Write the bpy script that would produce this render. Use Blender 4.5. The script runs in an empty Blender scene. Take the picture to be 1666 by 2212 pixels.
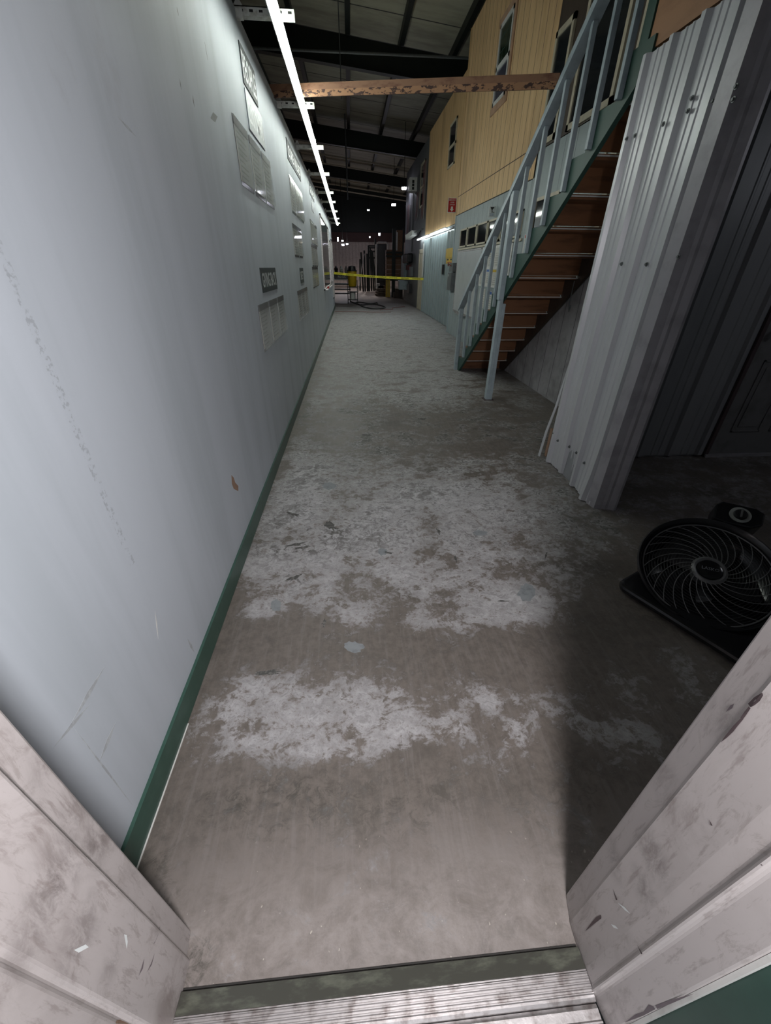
import bpy, bmesh, math, random
from mathutils import Vector, Matrix
random.seed(7)

# ------------------------------------------------------------------ camera
CX, CY = 833.0, 1106.0
FPX = 853.516
# columns of M: camera right, camera down, camera forward, in world axes (X right, Y along the corridor, Z up)
M = ((0.99704068, -0.03344371, 0.06922002),
     (-0.07645679, -0.5252681, 0.84749501),
     (0.00801569, -0.85027933, -0.52627066))
CAM_H = 1.55
cam_d = bpy.data.cameras.new('camera')
cam = bpy.data.objects.new('camera', cam_d)
bpy.context.scene.collection.objects.link(cam)
R = Matrix(((M[0][0], -M[0][1], -M[0][2], 0.0),
            (M[1][0], -M[1][1], -M[1][2], 0.0),
            (M[2][0], -M[2][1], -M[2][2], CAM_H),
            (0, 0, 0, 1)))
cam.matrix_world = R
cam_d.sensor_fit = 'HORIZONTAL'
cam_d.sensor_width = 36.0
cam_d.lens = FPX / 1666.0 * 36.0
cam_d.clip_start = 0.02
cam_d.clip_end = 200
scene = bpy.context.scene
scene.camera = cam
scene.view_settings.view_transform = 'Standard'
scene.view_settings.look = 'None'
scene.view_settings.gamma = 1
scene.view_settings.use_curve_mapping = False
scene.view_settings.exposure = 0.0

# ------------------------------------------------------------------ world and large lights
w = bpy.data.worlds.new('world'); scene.world = w
w.use_nodes = True
w.node_tree.nodes['Background'].inputs[0].default_value = (0.85, 0.95, 1.0, 1)
w.node_tree.nodes['Background'].inputs[1].default_value = 0.012

def area(name, loc, target, sx, sy, power, col):
    d = bpy.data.lights.new(name, 'AREA'); d.shape = 'RECTANGLE'; d.size = sx; d.size_y = sy
    d.energy = power; d.color = col
    o = bpy.data.objects.new(name, d); scene.collection.objects.link(o)
    o.location = loc
    o.rotation_euler = (Vector(target) - Vector(loc)).to_track_quat('-Z', 'Y').to_euler()
    return o
# the lit room behind the doorway the photograph is taken from
area('room_light', (0.30, -0.33, 1.92), (-0.35, 1.3, 0.7), 0.22, 0.22, 49, (1.0, 0.965, 0.975))
area('room_bounce', (-0.1, -1.9, 1.5), (0.0, 1.0, 0.9), 2.0, 1.6, 16, (0.95, 0.95, 1.0))
area('alcove_fill', (4.6, 1.4, 2.6), (3.0, 1.8, 0.4), 0.5, 0.3, 3.6, (0.9, 0.93, 1.0))  # unseen fill added to lift the dark alcove around the fan
LED_STRENGTH = 34.0
FAR_STRENGTH = 60.0
# bay lights over the hall at the far end (their fixtures are built below)
def bay(name, loc, power, col=(1.0, 0.86, 0.78)):
    d = bpy.data.lights.new(name, 'SPOT'); d.energy = power; d.color = col; d.spot_size = 2.6; d.spot_blend = 0.5
    d.shadow_soft_size = 0.15
    o = bpy.data.objects.new(name, d); scene.collection.objects.link(o); o.location = loc
    return o
bay('bay_light', (-3.0, 34.0, 5.0), 800)
bay('bay_light', (1.5, 37.0, 4.2), 420)

# ------------------------------------------------------------------ helpers
col = scene.collection
def V(*a): return Vector(a)
class MB:
    def __init__(s): s.v = []; s.f = []
    def add(s, vs, fs):
        n = len(s.v); s.v += [Vector(p) for p in vs]; s.f += [tuple(i + n for i in f) for f in fs]; return s
    def box(s, x0, x1, y0, y1, z0, z1):
        vs = [(x, y, z) for z in (z0, z1) for y in (y0, y1) for x in (x0, x1)]
        return s.add(vs, [(0, 2, 3, 1), (4, 5, 7, 6), (0, 1, 5, 4), (2, 6, 7, 3), (0, 4, 6, 2), (1, 3, 7, 5)])
    def beam(s, p, q, w, h, up=(0, 0, 1)):
        p = Vector(p); q = Vector(q); d = (q - p).normalized(); a = d.cross(Vector(up)).normalized(); b = a.cross(d)
        vs = [c + a * sx * w / 2 + b * sz * h / 2 for c in (p, q) for sz in (-1, 1) for sx in (-1, 1)]
        return s.add(vs, [(0, 1, 3, 2), (4, 6, 7, 5), (0, 4, 5, 1), (2, 3, 7, 6), (0, 2, 6, 4), (1, 5, 7, 3)])
    def cyl(s, p, q, r, n=16, r2=None):
        p = Vector(p); q = Vector(q); d = (q - p).normalized(); r2 = r if r2 is None else r2
        a = d.orthogonal().normalized(); b = d.cross(a); vs = []
        for c, rr in ((p, r), (q, r2)):
            for i in range(n):
                t = 2 * math.pi * i / n; vs.append(c + (a * math.cos(t) + b * math.sin(t)) * rr)
        fs = [tuple(range(n))[::-1], tuple(range(n, 2 * n))] + [(i, (i + 1) % n, n + (i + 1) % n, n + i) for i in range(n)]
        return s.add(vs, fs)
    def prism(s, pts, d):
        d = Vector(d); n = len(pts); vs = [Vector(p) for p in pts] + [Vector(p) + d for p in pts]
        return s.add(vs, [tuple(range(n))[::-1], tuple(range(n, 2 * n))] + [(i, (i + 1) % n, n + (i + 1) % n, n + i) for i in range(n)])
    def tube(s, path, r, n=8, closed=False):
        path = [Vector(p) for p in path]; m = len(path); vs = []; fs = []
        for i, p in enumerate(path):
            if closed: t = path[(i + 1) % m] - path[i - 1]
            else: t = path[min(i + 1, m - 1)] - path[max(i - 1, 0)]
            t.normalize(); ref = V(0, 0, 1) if abs(t.z) < .9 else V(1, 0, 0)
            a = t.cross(ref).normalized(); b = t.cross(a)
            for k in range(n):
                an = 2 * math.pi * k / n; vs.append(p + (a * math.cos(an) + b * math.sin(an)) * r)
        for i in range(m if closed else m - 1):
            j = (i + 1) % m
            for k in range(n): fs.append((i * n + k, i * n + (k + 1) % n, j * n + (k + 1) % n, j * n + k))
        if not closed: fs += [tuple(range(n)), tuple(range((m - 1) * n, m * n))[::-1]]
        return s.add(vs, fs)
    def lathe(s, prof, c, ax=(0, 0, 1), n=32, cap=True):
        ax = Vector(ax).normalized(); a = ax.orthogonal().normalized(); b = ax.cross(a); c = Vector(c); vs = []; fs = []
        for r, h in prof:
            for k in range(n):
                t = 2 * math.pi * k / n; vs.append(c + ax * h + (a * math.cos(t) + b * math.sin(t)) * r)
        for i in range(len(prof) - 1):
            for k in range(n): fs.append((i * n + k, i * n + (k + 1) % n, (i + 1) * n + (k + 1) % n, (i + 1) * n + k))
        if cap: fs += [tuple(range(n))[::-1], tuple(range((len(prof) - 1) * n, len(prof) * n))]
        return s.add(vs, fs)
    def corr(s, p, q, z0, z1, rib=0.305, h=0.028, minor=True, thick=0.004, out=None, foot=None):
        """ribbed metal sheet running from p to q (plan points), ribs standing out along 'out'"""
        p = Vector((p[0], p[1], 0)); q = Vector((q[0], q[1], 0)); L = (q - p).length; d = (q - p) / L
        o = Vector(out).normalized() if out else V(d.y, -d.x, 0)
        pr = []; x = 0.0
        while x < L - 1e-4:
            for dx, hh in ((0.0, 0), (.03, 0), (.048, h), (.088, h), (.106, 0)) if not minor else ((0.0, 0), (.03, 0), (.048, h), (.088, h), (.106, 0), (.155, 0), (.163, .006), (.177, .006), (.185, 0), (.225, 0), (.233, .006), (.247, .006), (.255, 0)):
                if x + dx * rib / .305 <= L: pr.append((x + dx * rib / .305, hh))
            x += rib
        pr.append((L, 0)); n = len(pr)
        zs = [z0, z1] if not foot else [z0] + [z0 + (z1 - z0) * k / 12 for k in range(1, 12)] + [z1]
        vs = []; fs = []
        for th in (0, thick):
            for z in zs:
                for t, hh in pr:
                    k = foot(t / L, z) if foot else 0
                    vs.append(p + d * t + o * (hh - th + k) + V(0, 0, z))
        m = len(zs); off = m * n
        for j in range(m - 1):
            for i in range(n - 1):
                a = j * n + i
                fs.append((a, a + 1, a + n + 1, a + n)); fs.append((off + a, off + a + n, off + a + n + 1, off + a + 1))
        for i in range(n - 1):
            fs.append((i, off + i, off + i + 1, i + 1)); a = (m - 1) * n + i; fs.append((a, a + 1, off + a + 1, off + a))
        for j in range(m - 1):
            a = j * n; fs.append((a, a + n, off + a + n, off + a)); a = j * n + n - 1; fs.append((a, off + a, off + a + n, a + n))
        return s.add(vs, fs)
    def build(s, name, mat, parent=None, smooth=False, bevel=0.0, origin=None):
        base = Vector(parent['_b']) if parent is not None else (Vector(origin) if origin else V(0, 0, 0))
        me = bpy.data.meshes.new(name); me.from_pydata([tuple(p - base) for p in s.v], [], s.f)
        bm = bmesh.new(); bm.from_mesh(me); bmesh.ops.recalc_face_normals(bm, faces=bm.faces); bm.to_mesh(me); bm.free()
        me.materials.append(mat)
        if smooth:
            for p in me.polygons: p.use_smooth = True
            me.set_sharp_from_angle(angle=math.radians(40))
        o = bpy.data.objects.new(name, me); col.objects.link(o)
        if parent is not None:
            o.parent = parent if '_e' in parent else parent
            if '_e' not in parent: o.location = (0, 0, 0)
        elif origin: o.location = base
        o['_b'] = tuple(base)
        if bevel:
            b = o.modifiers.new('bevel', 'BEVEL'); b.width = bevel; b.segments = 2; b.limit_method = 'ANGLE'
        return o
def thing(name, loc, label, cat, group=None):
    o = bpy.data.objects.new(name, None); col.objects.link(o); o.location = loc; o.empty_display_size = .1
    o['_b'] = tuple(loc); o['_e'] = 1; o['label'] = label; o['category'] = cat
    if group: o['group'] = group
    return o
def tag(o, label, cat, group=None):
    o['label'] = label; o['category'] = cat
    if group: o['group'] = group
    return o
def struct(o): o['kind'] = 'structure'; return o
def box(name, mat, parent, *b, bevel=0, origin=None): return MB().box(*b).build(name, mat, parent, bevel=bevel, origin=origin)
def copy_tree(root, delta, label=None):
    c = root.copy(); col.objects.link(c); c.location = Vector(root.location) + Vector(delta)
    if label: c['label'] = label
    for ch in root.children:
        k = ch.copy(); col.objects.link(k); k.parent = c
        for g in ch.children:
            h = g.copy(); col.objects.link(h); h.parent = k
    return c
def text_mesh(txt):
    cu = bpy.data.curves.new('t', 'FONT'); cu.body = txt; cu.resolution_u = 2
    cu.offset = 0.012
    t = bpy.data.objects.new('t', cu); col.objects.link(t)
    bpy.context.view_layer.update()
    me = bpy.data.meshes.new_from_object(t.evaluated_get(bpy.context.evaluated_depsgraph_get()))
    bpy.data.objects.remove(t)
    vs = [v.co.copy() for v in me.vertices]; fs = [tuple(p.vertices) for p in me.polygons]
    x0 = min(v.x for v in vs); x1 = max(v.x for v in vs); y0 = min(v.y for v in vs); y1 = max(v.y for v in vs)
    return [((v.x - x0) / (x1 - x0), (v.y - y0) / (y1 - y0)) for v in vs], fs
def lettering(name, txt, mat, parent, o, ux, uz, depth=None):
    """text filling the rectangle at o spanned by ux (reading direction) and uz (up)"""
    vs, fs = text_mesh(txt); o = Vector(o); ux = Vector(ux); uz = Vector(uz)
    mb = MB(); mb.add([o + ux * a + uz * b for a, b in vs], fs)
    return mb.build(name, mat, parent)
def at_y(px, py, Y):
    """the point on the plane Y that the photograph shows at px, py (background only)"""
    c = ((px - CX), (py - CY), FPX); r = [sum(M[i][k] * c[k] for k in range(3)) for i in range(3)]
    t = Y / r[1]; return V(r[0] * t, Y, r[2] * t + CAM_H)
def at_x(px, py, X):
    c = ((px - CX), (py - CY), FPX); r = [sum(M[i][k] * c[k] for k in range(3)) for i in range(3)]
    t = X / r[0]; return V(X, r[1] * t, r[2] * t + CAM_H)
def at_z(px, py, Z=0.0):
    c = ((px - CX), (py - CY), FPX); r = [sum(M[i][k] * c[k] for k in range(3)) for i in range(3)]
    t = (Z - CAM_H) / r[2]; return V(r[0] * t, r[1] * t, Z)

# ------------------------------------------------------------------ materials
class NT:
    def __init__(s, name):
        s.m = bpy.data.materials.new(name); s.m.use_nodes = True; s.t = s.m.node_tree; s.n = s.t.nodes; s.l = s.t.links
        s.b = s.n['Principled BSDF']; s.p = None
    def pos(s):
        if s.p is None: s.p = s.n.new('ShaderNodeNewGeometry').outputs['Position']
        return s.p
    def mapped(s, sc):
        m = s.n.new('ShaderNodeMapping'); m.inputs['Scale'].default_value = sc; s.l.new(s.pos(), m.inputs[0]); return m.outputs[0]
    def noise(s, scale, detail=4, rough=.55, sc=None, dist=0.0):
        k = s.n.new('ShaderNodeTexNoise'); k.inputs['Scale'].default_value = scale; k.inputs['Detail'].default_value = detail
        k.inputs['Roughness'].default_value = rough; k.inputs['Distortion'].default_value = dist
        s.l.new(s.mapped(sc) if sc else s.pos(), k.inputs['Vector']); return k.outputs['Fac']
    def math(s, op, a, b=0.0, c=None, clamp=False):
        k = s.n.new('ShaderNodeMath'); k.operation = op; k.use_clamp = clamp
        for i, x in enumerate((a, b) if c is None else (a, b, c)):
            if isinstance(x, (int, float)): k.inputs[i].default_value = x
            else: s.l.new(x, k.inputs[i])
        return k.outputs[0]
    def ramp(s, x, lo, hi):
        k = s.n.new('ShaderNodeMapRange'); k.interpolation_type = 'SMOOTHSTEP'
        k.inputs['From Min'].default_value = lo; k.inputs['From Max'].default_value = hi; s.l.new(x, k.inputs['Value']); return k.outputs[0]
    def mix(s, f, a, b):
        k = s.n.new('ShaderNodeMix'); k.data_type = 'RGBA'
        if isinstance(f, (int, float)): k.inputs[0].default_value = f
        else: s.l.new(f, k.inputs[0])
        for i, x in ((6, a), (7, b)):
            if isinstance(x, tuple): k.inputs[i].default_value = (*x[:3], 1)
            else: s.l.new(x, k.inputs[i])
        return k.outputs[2]
    def sep(s):
        k = s.n.new('ShaderNodeSeparateXYZ'); s.l.new(s.pos(), k.inputs[0]); return k.outputs
    def attr(s, name):
        k = s.n.new('ShaderNodeAttribute'); k.attribute_name = name; return k.outputs['Fac']
    def bump(s, h, strength=.2, dist=.01):
        k = s.n.new('ShaderNodeBump'); k.inputs['Strength'].default_value = strength; k.inputs['Distance'].default_value = dist
        s.l.new(h, k.inputs['Height']); s.l.new(k.outputs[0], s.b.inputs['Normal'])
    def set(s, color=None, rough=None, metal=None):
        for nm, x in (('Base Color', color), ('Roughness', rough), ('Metallic', metal)):
            if x is None: continue
            i = s.b.inputs[nm]
            if isinstance(x, tuple): i.default_value = (*x[:3], 1)
            elif isinstance(x, (int, float)): i.default_value = x
            else: s.l.new(x, i)
        return s
def simple(name, c, rough=.5, metal=0.0, c2=None, scale=8, lo=.45, hi=.7, sc=None, bump=0.0, detail=5):
    t = NT(name)
    c2 = c2 or tuple(x * .8 for x in c)
    n = t.noise(scale, detail, .6, sc)
    t.set(t.mix(t.ramp(n, lo, hi), c, c2), rough, metal)
    if bump: t.bump(n, bump, .005)
    return t.m
def emit(name, c, s):
    m = bpy.data.materials.new(name); m.use_nodes = True; n = m.node_tree.nodes; l = m.node_tree.links
    n.remove(n['Principled BSDF']); e = n.new('ShaderNodeEmission'); e.inputs[0].default_value = (*c, 1); e.inputs[1].default_value = s
    l.new(e.outputs[0], n['Material Output'].inputs[0]); return m
def glassy(name, c, alpha=.25, rough=.05):
    m = bpy.data.materials.new(name); m.use_nodes = True; b = m.node_tree.nodes['Principled BSDF']
    b.inputs['Base Color'].default_value = (*c, 1); b.inputs['Roughness'].default_value = rough; b.inputs['Alpha'].default_value = alpha
    b.inputs['IOR'].default_value = 1.5; return m

# floor
t = NT('concrete_floor')
n1 = t.noise(3.2, 9, .66, dist=.35); n2 = t.noise(24, 6, .7); n3 = t.noise(1.1, 5, .55, sc=(1, 1.6, 1)); n4 = t.noise(8, 9, .75, sc=(1.0, 1.25, 1), dist=.5)
film = t.attr('film')
n5 = t.noise(19, 9, .8, sc=(1, 1.2, 1), dist=1.2)
d = t.math('ADD', t.math('MULTIPLY', t.math('SUBTRACT', n1, .5), 7.5), film)
d = t.math('ADD', d, t.math('MULTIPLY', t.math('SUBTRACT', n5, .5), 8.0))
d = t.math('ADD', d, t.math('MULTIPLY', t.math('SUBTRACT', n4, .5), 8.0))
d = t.math('ADD', d, t.math('MULTIPLY', t.math('SUBTRACT', n2, .5), 3.0))
n6 = t.noise(1.6, 8, .72, sc=(.8, 1.3, 1), dist=.8)
d = t.math('ADD', d, t.math('MULTIPLY', t.math('SUBTRACT', n6, .5), t.math('ADD', t.math('MULTIPLY', t.math('GREATER_THAN', t.sep()[1], 1.5), 5.0), 2.0)))
wmask = t.ramp(d, -.1, 1.8)
brown = t.mix(t.ramp(n2, .35, .7), (.165, .142, .126), (.115, .099, .087))
stk = t.noise(6, 6, .7, sc=(7, .5, 1), dist=.3)
brown = t.mix(t.ramp(n3, .5, .75), brown, (.085, .075, .066))
brown = t.mix(t.math('MULTIPLY', t.ramp(stk, .48, .66), .35), brown, (.22, .20, .19))
brown = t.mix(t.math('MULTIPLY', t.ramp(n4, .50, .66), .45), brown, (.075, .068, .062))
dust = t.attr('dust')
dm = t.math('MULTIPLY', dust, t.ramp(t.math('ADD', n4, t.math('MULTIPLY', n2, .5)), .45, .95))
brown = t.mix(dm, brown, (.29, .258, .243))
oil = t.math('MULTIPLY', t.attr('oil'), t.ramp(t.math('ADD', t.math('MULTIPLY', t.math('ADD', n1, n6), .5), t.math('MULTIPLY', t.math('SUBTRACT', n5, .5), .8)), .47, .62))
white = t.mix(t.ramp(t.math('ADD', t.math('MULTIPLY', n4, .5), t.math('MULTIPLY', n5, .5)), .38, .62), (.55, .54, .555), (.27, .26, .26))
c = t.mix(wmask, brown, white)
c = t.mix(t.math('MULTIPLY', oil, .85), c, (.060, .055, .046))
# pale specks set in the concrete
sp = t.ramp(t.noise(75, 1.5, .5, sc=(1, .8, 1)), .735, .76)
sp = t.math('MULTIPLY', sp, t.math('MULTIPLY', t.attr('dust'), .8))
c = t.mix(sp, c, (.5, .46, .40))
t.set(c, t.math('MULTIPLY_ADD', wmask, .2, .5)); t.bump(t.math('ADD', n2, t.math('MULTIPLY', wmask, .3)), .25, .004)
M_FLOOR = t.m

# painted partition wall
t = NT('grey_wall_paint')
ns = t.noise(1.2, 5, .6, sc=(1, 3.2, .35)); nf = t.noise(40, 3, .6)
x, y, z = t.sep()
band = t.math('LESS_THAN', t.math('ABSOLUTE', t.math('SUBTRACT', y, 1.032)), .013)
zz = t.math('MULTIPLY', t.math('LESS_THAN', z, 1.62), t.math('GREATER_THAN', z, .74))
scuff = t.math('MULTIPLY', t.math('MULTIPLY', band, zz), t.ramp(t.noise(60, 3, .7), .5, .62))
c = t.mix(t.ramp(ns, .4, .75), (.475, .515, .565), (.41, .45, .49))
c = t.mix(t.math('MULTIPLY', scuff, .45), c, (.22, .23, .25))
smudge = t.math('MULTIPLY', t.ramp(t.noise(3.5, 6, .7, sc=(1, 1, .6)), .62, .76), .25)
c = t.mix(smudge, c, (.33, .34, .36))
t.set(c, t.math('MULTIPLY_ADD', ns, .2, .40)); t.bump(t.math('ADD', t.math('MULTIPLY', ns, 1.6), t.math('MULTIPLY', nf, .06)), .12, .012)
M_WALL = t.m
M_GREEN = simple('green_trim_paint', (.035, .085, .065), .35, c2=(.045, .10, .078), scale=20)
M_GREEN2 = simple('green_stringer_paint', (.020, .062, .047), .5, c2=(.016, .050, .038), scale=6)
M_GREYP = simple('grey_rail_paint', (.30, .36, .39), .42, c2=(.24, .29, .32), scale=12)
M_GREYPW = simple('grey_post_paint', (.35, .42, .46), .42, c2=(.29, .35, .38), scale=10)
FRAME_SMUDGES = [(120, 1900, -.48, .10, .8), (170, 2030, -.48, .09, .65), (240, 2080, -.48, .06, .45), (170, 1740, -.49, .07, .6), (215, 1810, -.49, .08, .75), (100, 1650, -.49, .06, .4), (60, 2040, -.48, .08, .5), (340, 1990, -.48, .05, .4), (300, 1900, -.48, .08, .35), (1415, 1850, .55, .07, .8), (1395, 1920, .55, .06, .6), (1330, 1860, .555, .06, .6), (1440, 1700, .555, .07, .4), (1560, 1560, .555, .06, .45), (1350, 2030, .545, .06, .3)]
# dirty door frame
t = NT('dirty_white_frame')
a = t.noise(5.5, 9, .72, sc=(1, 1.6, .9), dist=.8); b2 = t.noise(60, 4, .7, sc=(1, 1, .15)); g = t.noise(2.3, 3, .5)
dirt = t.math('MULTIPLY', t.ramp(a, .45, .64), t.ramp(g, .36, .58))
def blob(cx, cy, cz, r):
    k = t.n.new('ShaderNodeVectorMath'); k.operation = 'DISTANCE'; t.l.new(t.pos(), k.inputs[0]); k.inputs[1].default_value = (cx, cy, cz)
    q = t.n.new('ShaderNodeMapRange'); q.interpolation_type = 'SMOOTHSTEP'; q.inputs['From Min'].default_value = r; q.inputs['From Max'].default_value = 0.0
    t.l.new(k.outputs['Value'], q.inputs['Value']); return q.outputs[0]
sm = None
for (px, py, X, r, w_) in FRAME_SMUDGES:
    p = at_x(px, py, X); q = t.math('MULTIPLY', blob(p.x, p.y, p.z, r), w_); sm = q if sm is None else t.math('MAXIMUM', sm, q)
sm = t.math('MULTIPLY', sm, t.ramp(t.noise(22, 7, .75, sc=(1, 1.6, .6), dist=.6), .36, .66))
c = t.mix(t.math('MULTIPLY', dirt, .75), (.44, .405, .40), (.22, .185, .175))
c = t.mix(sm, c, (.12, .10, .095))
c = t.mix(t.math('MULTIPLY', t.ramp(b2, .56, .68), .5), c, (.22, .185, .175))
fn = t.noise(14, 9, .8, sc=(1, 2.2, .7), dist=1.0)
c = t.mix(t.math('MULTIPLY', t.ramp(fn, .53, .64), .45), c, (.25, .215, .20))
t.set(c, .42); t.bump(a, .1, .003)
M_FRAME = t.m
M_DIRTGAP = simple('dark_gap', (.03, .028, .026), .8)
M_ALU = simple('worn_aluminium', (.52, .50, .50), .38, .85, c2=(.30, .27, .26), scale=30, bump=.15)
M_ALUDARK = simple('dark_threshold_strip', (.10, .10, .085), .35, .5, c2=(.19, .20, .16), scale=14, sc=(1, 3, 1))
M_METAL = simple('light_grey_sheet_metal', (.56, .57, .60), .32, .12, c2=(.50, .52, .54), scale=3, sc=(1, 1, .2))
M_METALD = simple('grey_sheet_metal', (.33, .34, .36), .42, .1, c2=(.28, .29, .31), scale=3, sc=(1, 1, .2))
M_METALV = simple('purple_grey_flashing', (.38, .37, .40), .40, .1)  # purple-grey is the corner trim's own tone
M_GMETAL = simple('grey_green_sheet_metal', (.30, .36, .37), .35, .2, c2=(.26, .32, .33), scale=4, sc=(1, 1, .2))
def grooved(name, c1, c2, cg, sp, rough, axis=1, wood=True, seam=None):
    t = NT(name); o = t.sep()[axis]; m = t.math('MODULO', t.math('ADD', o, 100.0), sp)
    g = t.math('LESS_THAN', m, .012)
    if seam is not None:
        zz = t.sep()[2]; g = t.math('MAXIMUM', g, t.math('LESS_THAN', t.math('ABSOLUTE', t.math('SUBTRACT', zz, seam)), .007))
    n = t.noise(6, 7, .65, sc=(2.5, 2.5, .22), dist=.6) if wood else t.noise(5, 5, .6)
    big = t.noise(.9, 4, .6, sc=(1, 1.2, .5))
    c = t.mix(t.ramp(n, .35, .72), c1, c2)
    if wood: c = t.mix(t.math('MULTIPLY', t.ramp(big, .5, .72), .55), c, tuple(k * .6 for k in c2))
    c = t.mix(g, c, cg)
    t.set(c, rough); t.bump(t.math('SUBTRACT', t.math('MULTIPLY', n, .15), g), .5, .006); return t.m
M_PLY = grooved('grooved_raw_plywood', (.72, .50, .27), (.58, .37, .18), (.06, .03, .015), .26, .65, seam=3.03)
M_PLYFAR = grooved('smooth_raw_plywood', (.62, .42, .21), (.45, .28, .13), (.30, .2, .11), 2.44, .65)
M_OFFICE = grooved('grey_grooved_panel', (.30, .35, .36), (.26, .31, .32), (.12, .14, .15), .31, .5, wood=False)
M_UNDER = grooved('pale_dirty_grooved_panel', (.42, .41, .43), (.27, .26, .27), (.12, .11, .12), .31, .6, wood=False)
M_DARKWALL = simple('charcoal_wall', (.10, .105, .11), .55, c2=(.08, .085, .09), scale=3)
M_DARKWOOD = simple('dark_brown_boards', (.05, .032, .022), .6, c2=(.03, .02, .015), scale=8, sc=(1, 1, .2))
M_WOOD = simple('raw_stair_lumber', (.20, .085, .035), .6, c2=(.12, .05, .02), scale=9, sc=(.25, 1, 1.5), bump=.1)
M_LUMBER = simple('weathered_lumber', (.22, .115, .065), .7, c2=(.14, .06, .035), scale=9, sc=(.3, 2, 2))
M_CHIPW = simple('chewed_wood_edge', (.30, .16, .085), .8, c2=(.05, .025, .02), scale=16, sc=(.7, 2, 2), lo=.5, hi=.56, bump=.5)
M_FASCIA = simple('orange_plywood_fascia', (.32, .16, .075), .6, c2=(.26, .125, .055), scale=5, sc=(.6, .6, 3))
M_BLACKSTEEL = simple('black_green_steel', (.012, .016, .014), .5, .3)
M_REDSTEEL = simple('dark_red_steel', (.05, .016, .014), .6)
t = NT('olive_roof_insulation')
x, y, z = t.sep(); sm = t.math('LESS_THAN', t.math('MODULO', t.math('ADD', y, 0.85), 1.62), .05)
nz = t.noise(1.5, 5, .6, sc=(.6, 2, 1)); c = t.mix(t.ramp(nz, .35, .7), (.36, .35, .27), (.25, .24, .18)); c = t.mix(sm, c, (.015, .015, .012))
t.set(c, .6); t.bump(nz, .5, .05); M_ROOF = t.m
M_WHITE = simple('white_paint', (.66, .66, .64), .45, c2=(.52, .52, .50), scale=15)
M_STRUT = simple('white_slotted_strut', (.60, .62, .58), .45, c2=(.38, .37, .32), scale=22)
M_SLOT = simple('slot_black', (.02, .02, .02), .8)
M_PAPER = simple('paper', (.55, .55, .52), .6)
M_BOARD = simple('whiteboard_face', (.50, .53, .54), .25, c2=(.46, .49, .50), scale=3)
M_BLACK = simple('black_plastic', (.016, .016, .018), .34, c2=(.024, .024, .028), scale=40)
M_BLACKG = simple('gloss_black_plastic', (.012, .012, .014), .18)
M_SIGNK = simple('sign_charcoal', (.012, .022, .024), .55)
M_SIGNG = simple('sign_slate_gloss', (.12, .15, .17), .32)
M_LETTER = simple('letter_white', (.72, .76, .76), .35)
M_CREAM = simple('cream_trim', (.50, .45, .34), .5)
M_GLASS = simple('dark_window_glass', (.015, .017, .02), .06, c2=(.02, .022, .024))
M_GLASSG = simple('green_reflecting_glass', (.02, .035, .02), .08)
M_GLASSP = simple('purple_grey_glass', (.07, .07, .10), .15)
M_ACRYL = glassy('clear_acrylic', (.62, .66, .66), .28, .06)
M_FLAP = glassy('acrylic_flap', (.28, .29, .29), .75, .12)
M_YELLOW = simple('yellow_plastic', (.62, .42, .02), .4)
M_TAPE = simple('yellow_caution_tape', (.72, .66, .05), .35)
M_TXT = simple('print_black', (.02, .02, .02), .6)
M_RED = simple('sign_red', (.42, .012, .015), .4, c2=(.38, .012, .015))
M_BLUE = simple('print_blue', (.03, .11, .36), .5)
M_GREYBOX = simple('electrical_grey', (.13, .14, .145), .45, .2)
M_CARD = simple('brown_cardboard', (.22, .12, .065), .7)
M_WRAP = simple('black_stretch_wrap', (.02, .02, .022), .2, bump=.6, scale=30)
M_PALLET = simple('pallet_wood', (.16, .13, .10), .8)
M_HOSE = simple('black_rubber_hose', (.035, .037, .038), .5)
M_CORD = simple('red_cord', (.22, .04, .03), .6)
M_CHROME = simple('chrome', (.6, .6, .6), .12, 1.0)
M_CHIP = simple('exposed_brown_board', (.30, .19, .13), .8, c2=(.24, .15, .10), scale=60)
M_SCUFF = simple('faint_grey_scuff', (.34, .36, .38), .5, c2=(.42, .45, .47), scale=50, lo=.42, hi=.55)
M_GOUGE = simple('dark_brown_chip', (.085, .06, .065), .6)
M_PLUM = simple('worn_plum_chip', (.16, .13, .145), .6)
M_FARMETAL = simple('off_white_ribbed_metal', (.42, .36, .33), .5)
M_RED2 = simple('dull_red_cloth', (.13, .03, .03), .8)
M_STRIPEW = simple('off_white_cloth', (.30, .27, .26), .8)
E_LED = emit('led_tube_glow', (.93, 1.0, .92), LED_STRENGTH)
E_LED2 = emit('led_tube_glow_right', (.88, .98, 1.0), LED_STRENGTH * .5)
E_FAR = emit('far_lamp_glow', (.85, .85, 1.0), FAR_STRENGTH)
E_FARW = emit('far_lamp_warm_glow', (1.0, .85, .7), 22)

M_PRINT = simple('soft_print_grey', (.30, .29, .27), .7, c2=(.42, .41, .39), scale=30)
# ------------------------------------------------------------------ floor with its stain maps
def proj(x, y, z):
    dx, dy, dz = x, y, z - CAM_H
    c = [M[0][k] * dx + M[1][k] * dy + M[2][k] * dz for k in range(3)]
    return c[0] / c[2] * FPX + CX, c[1] / c[2] * FPX + CY
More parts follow.
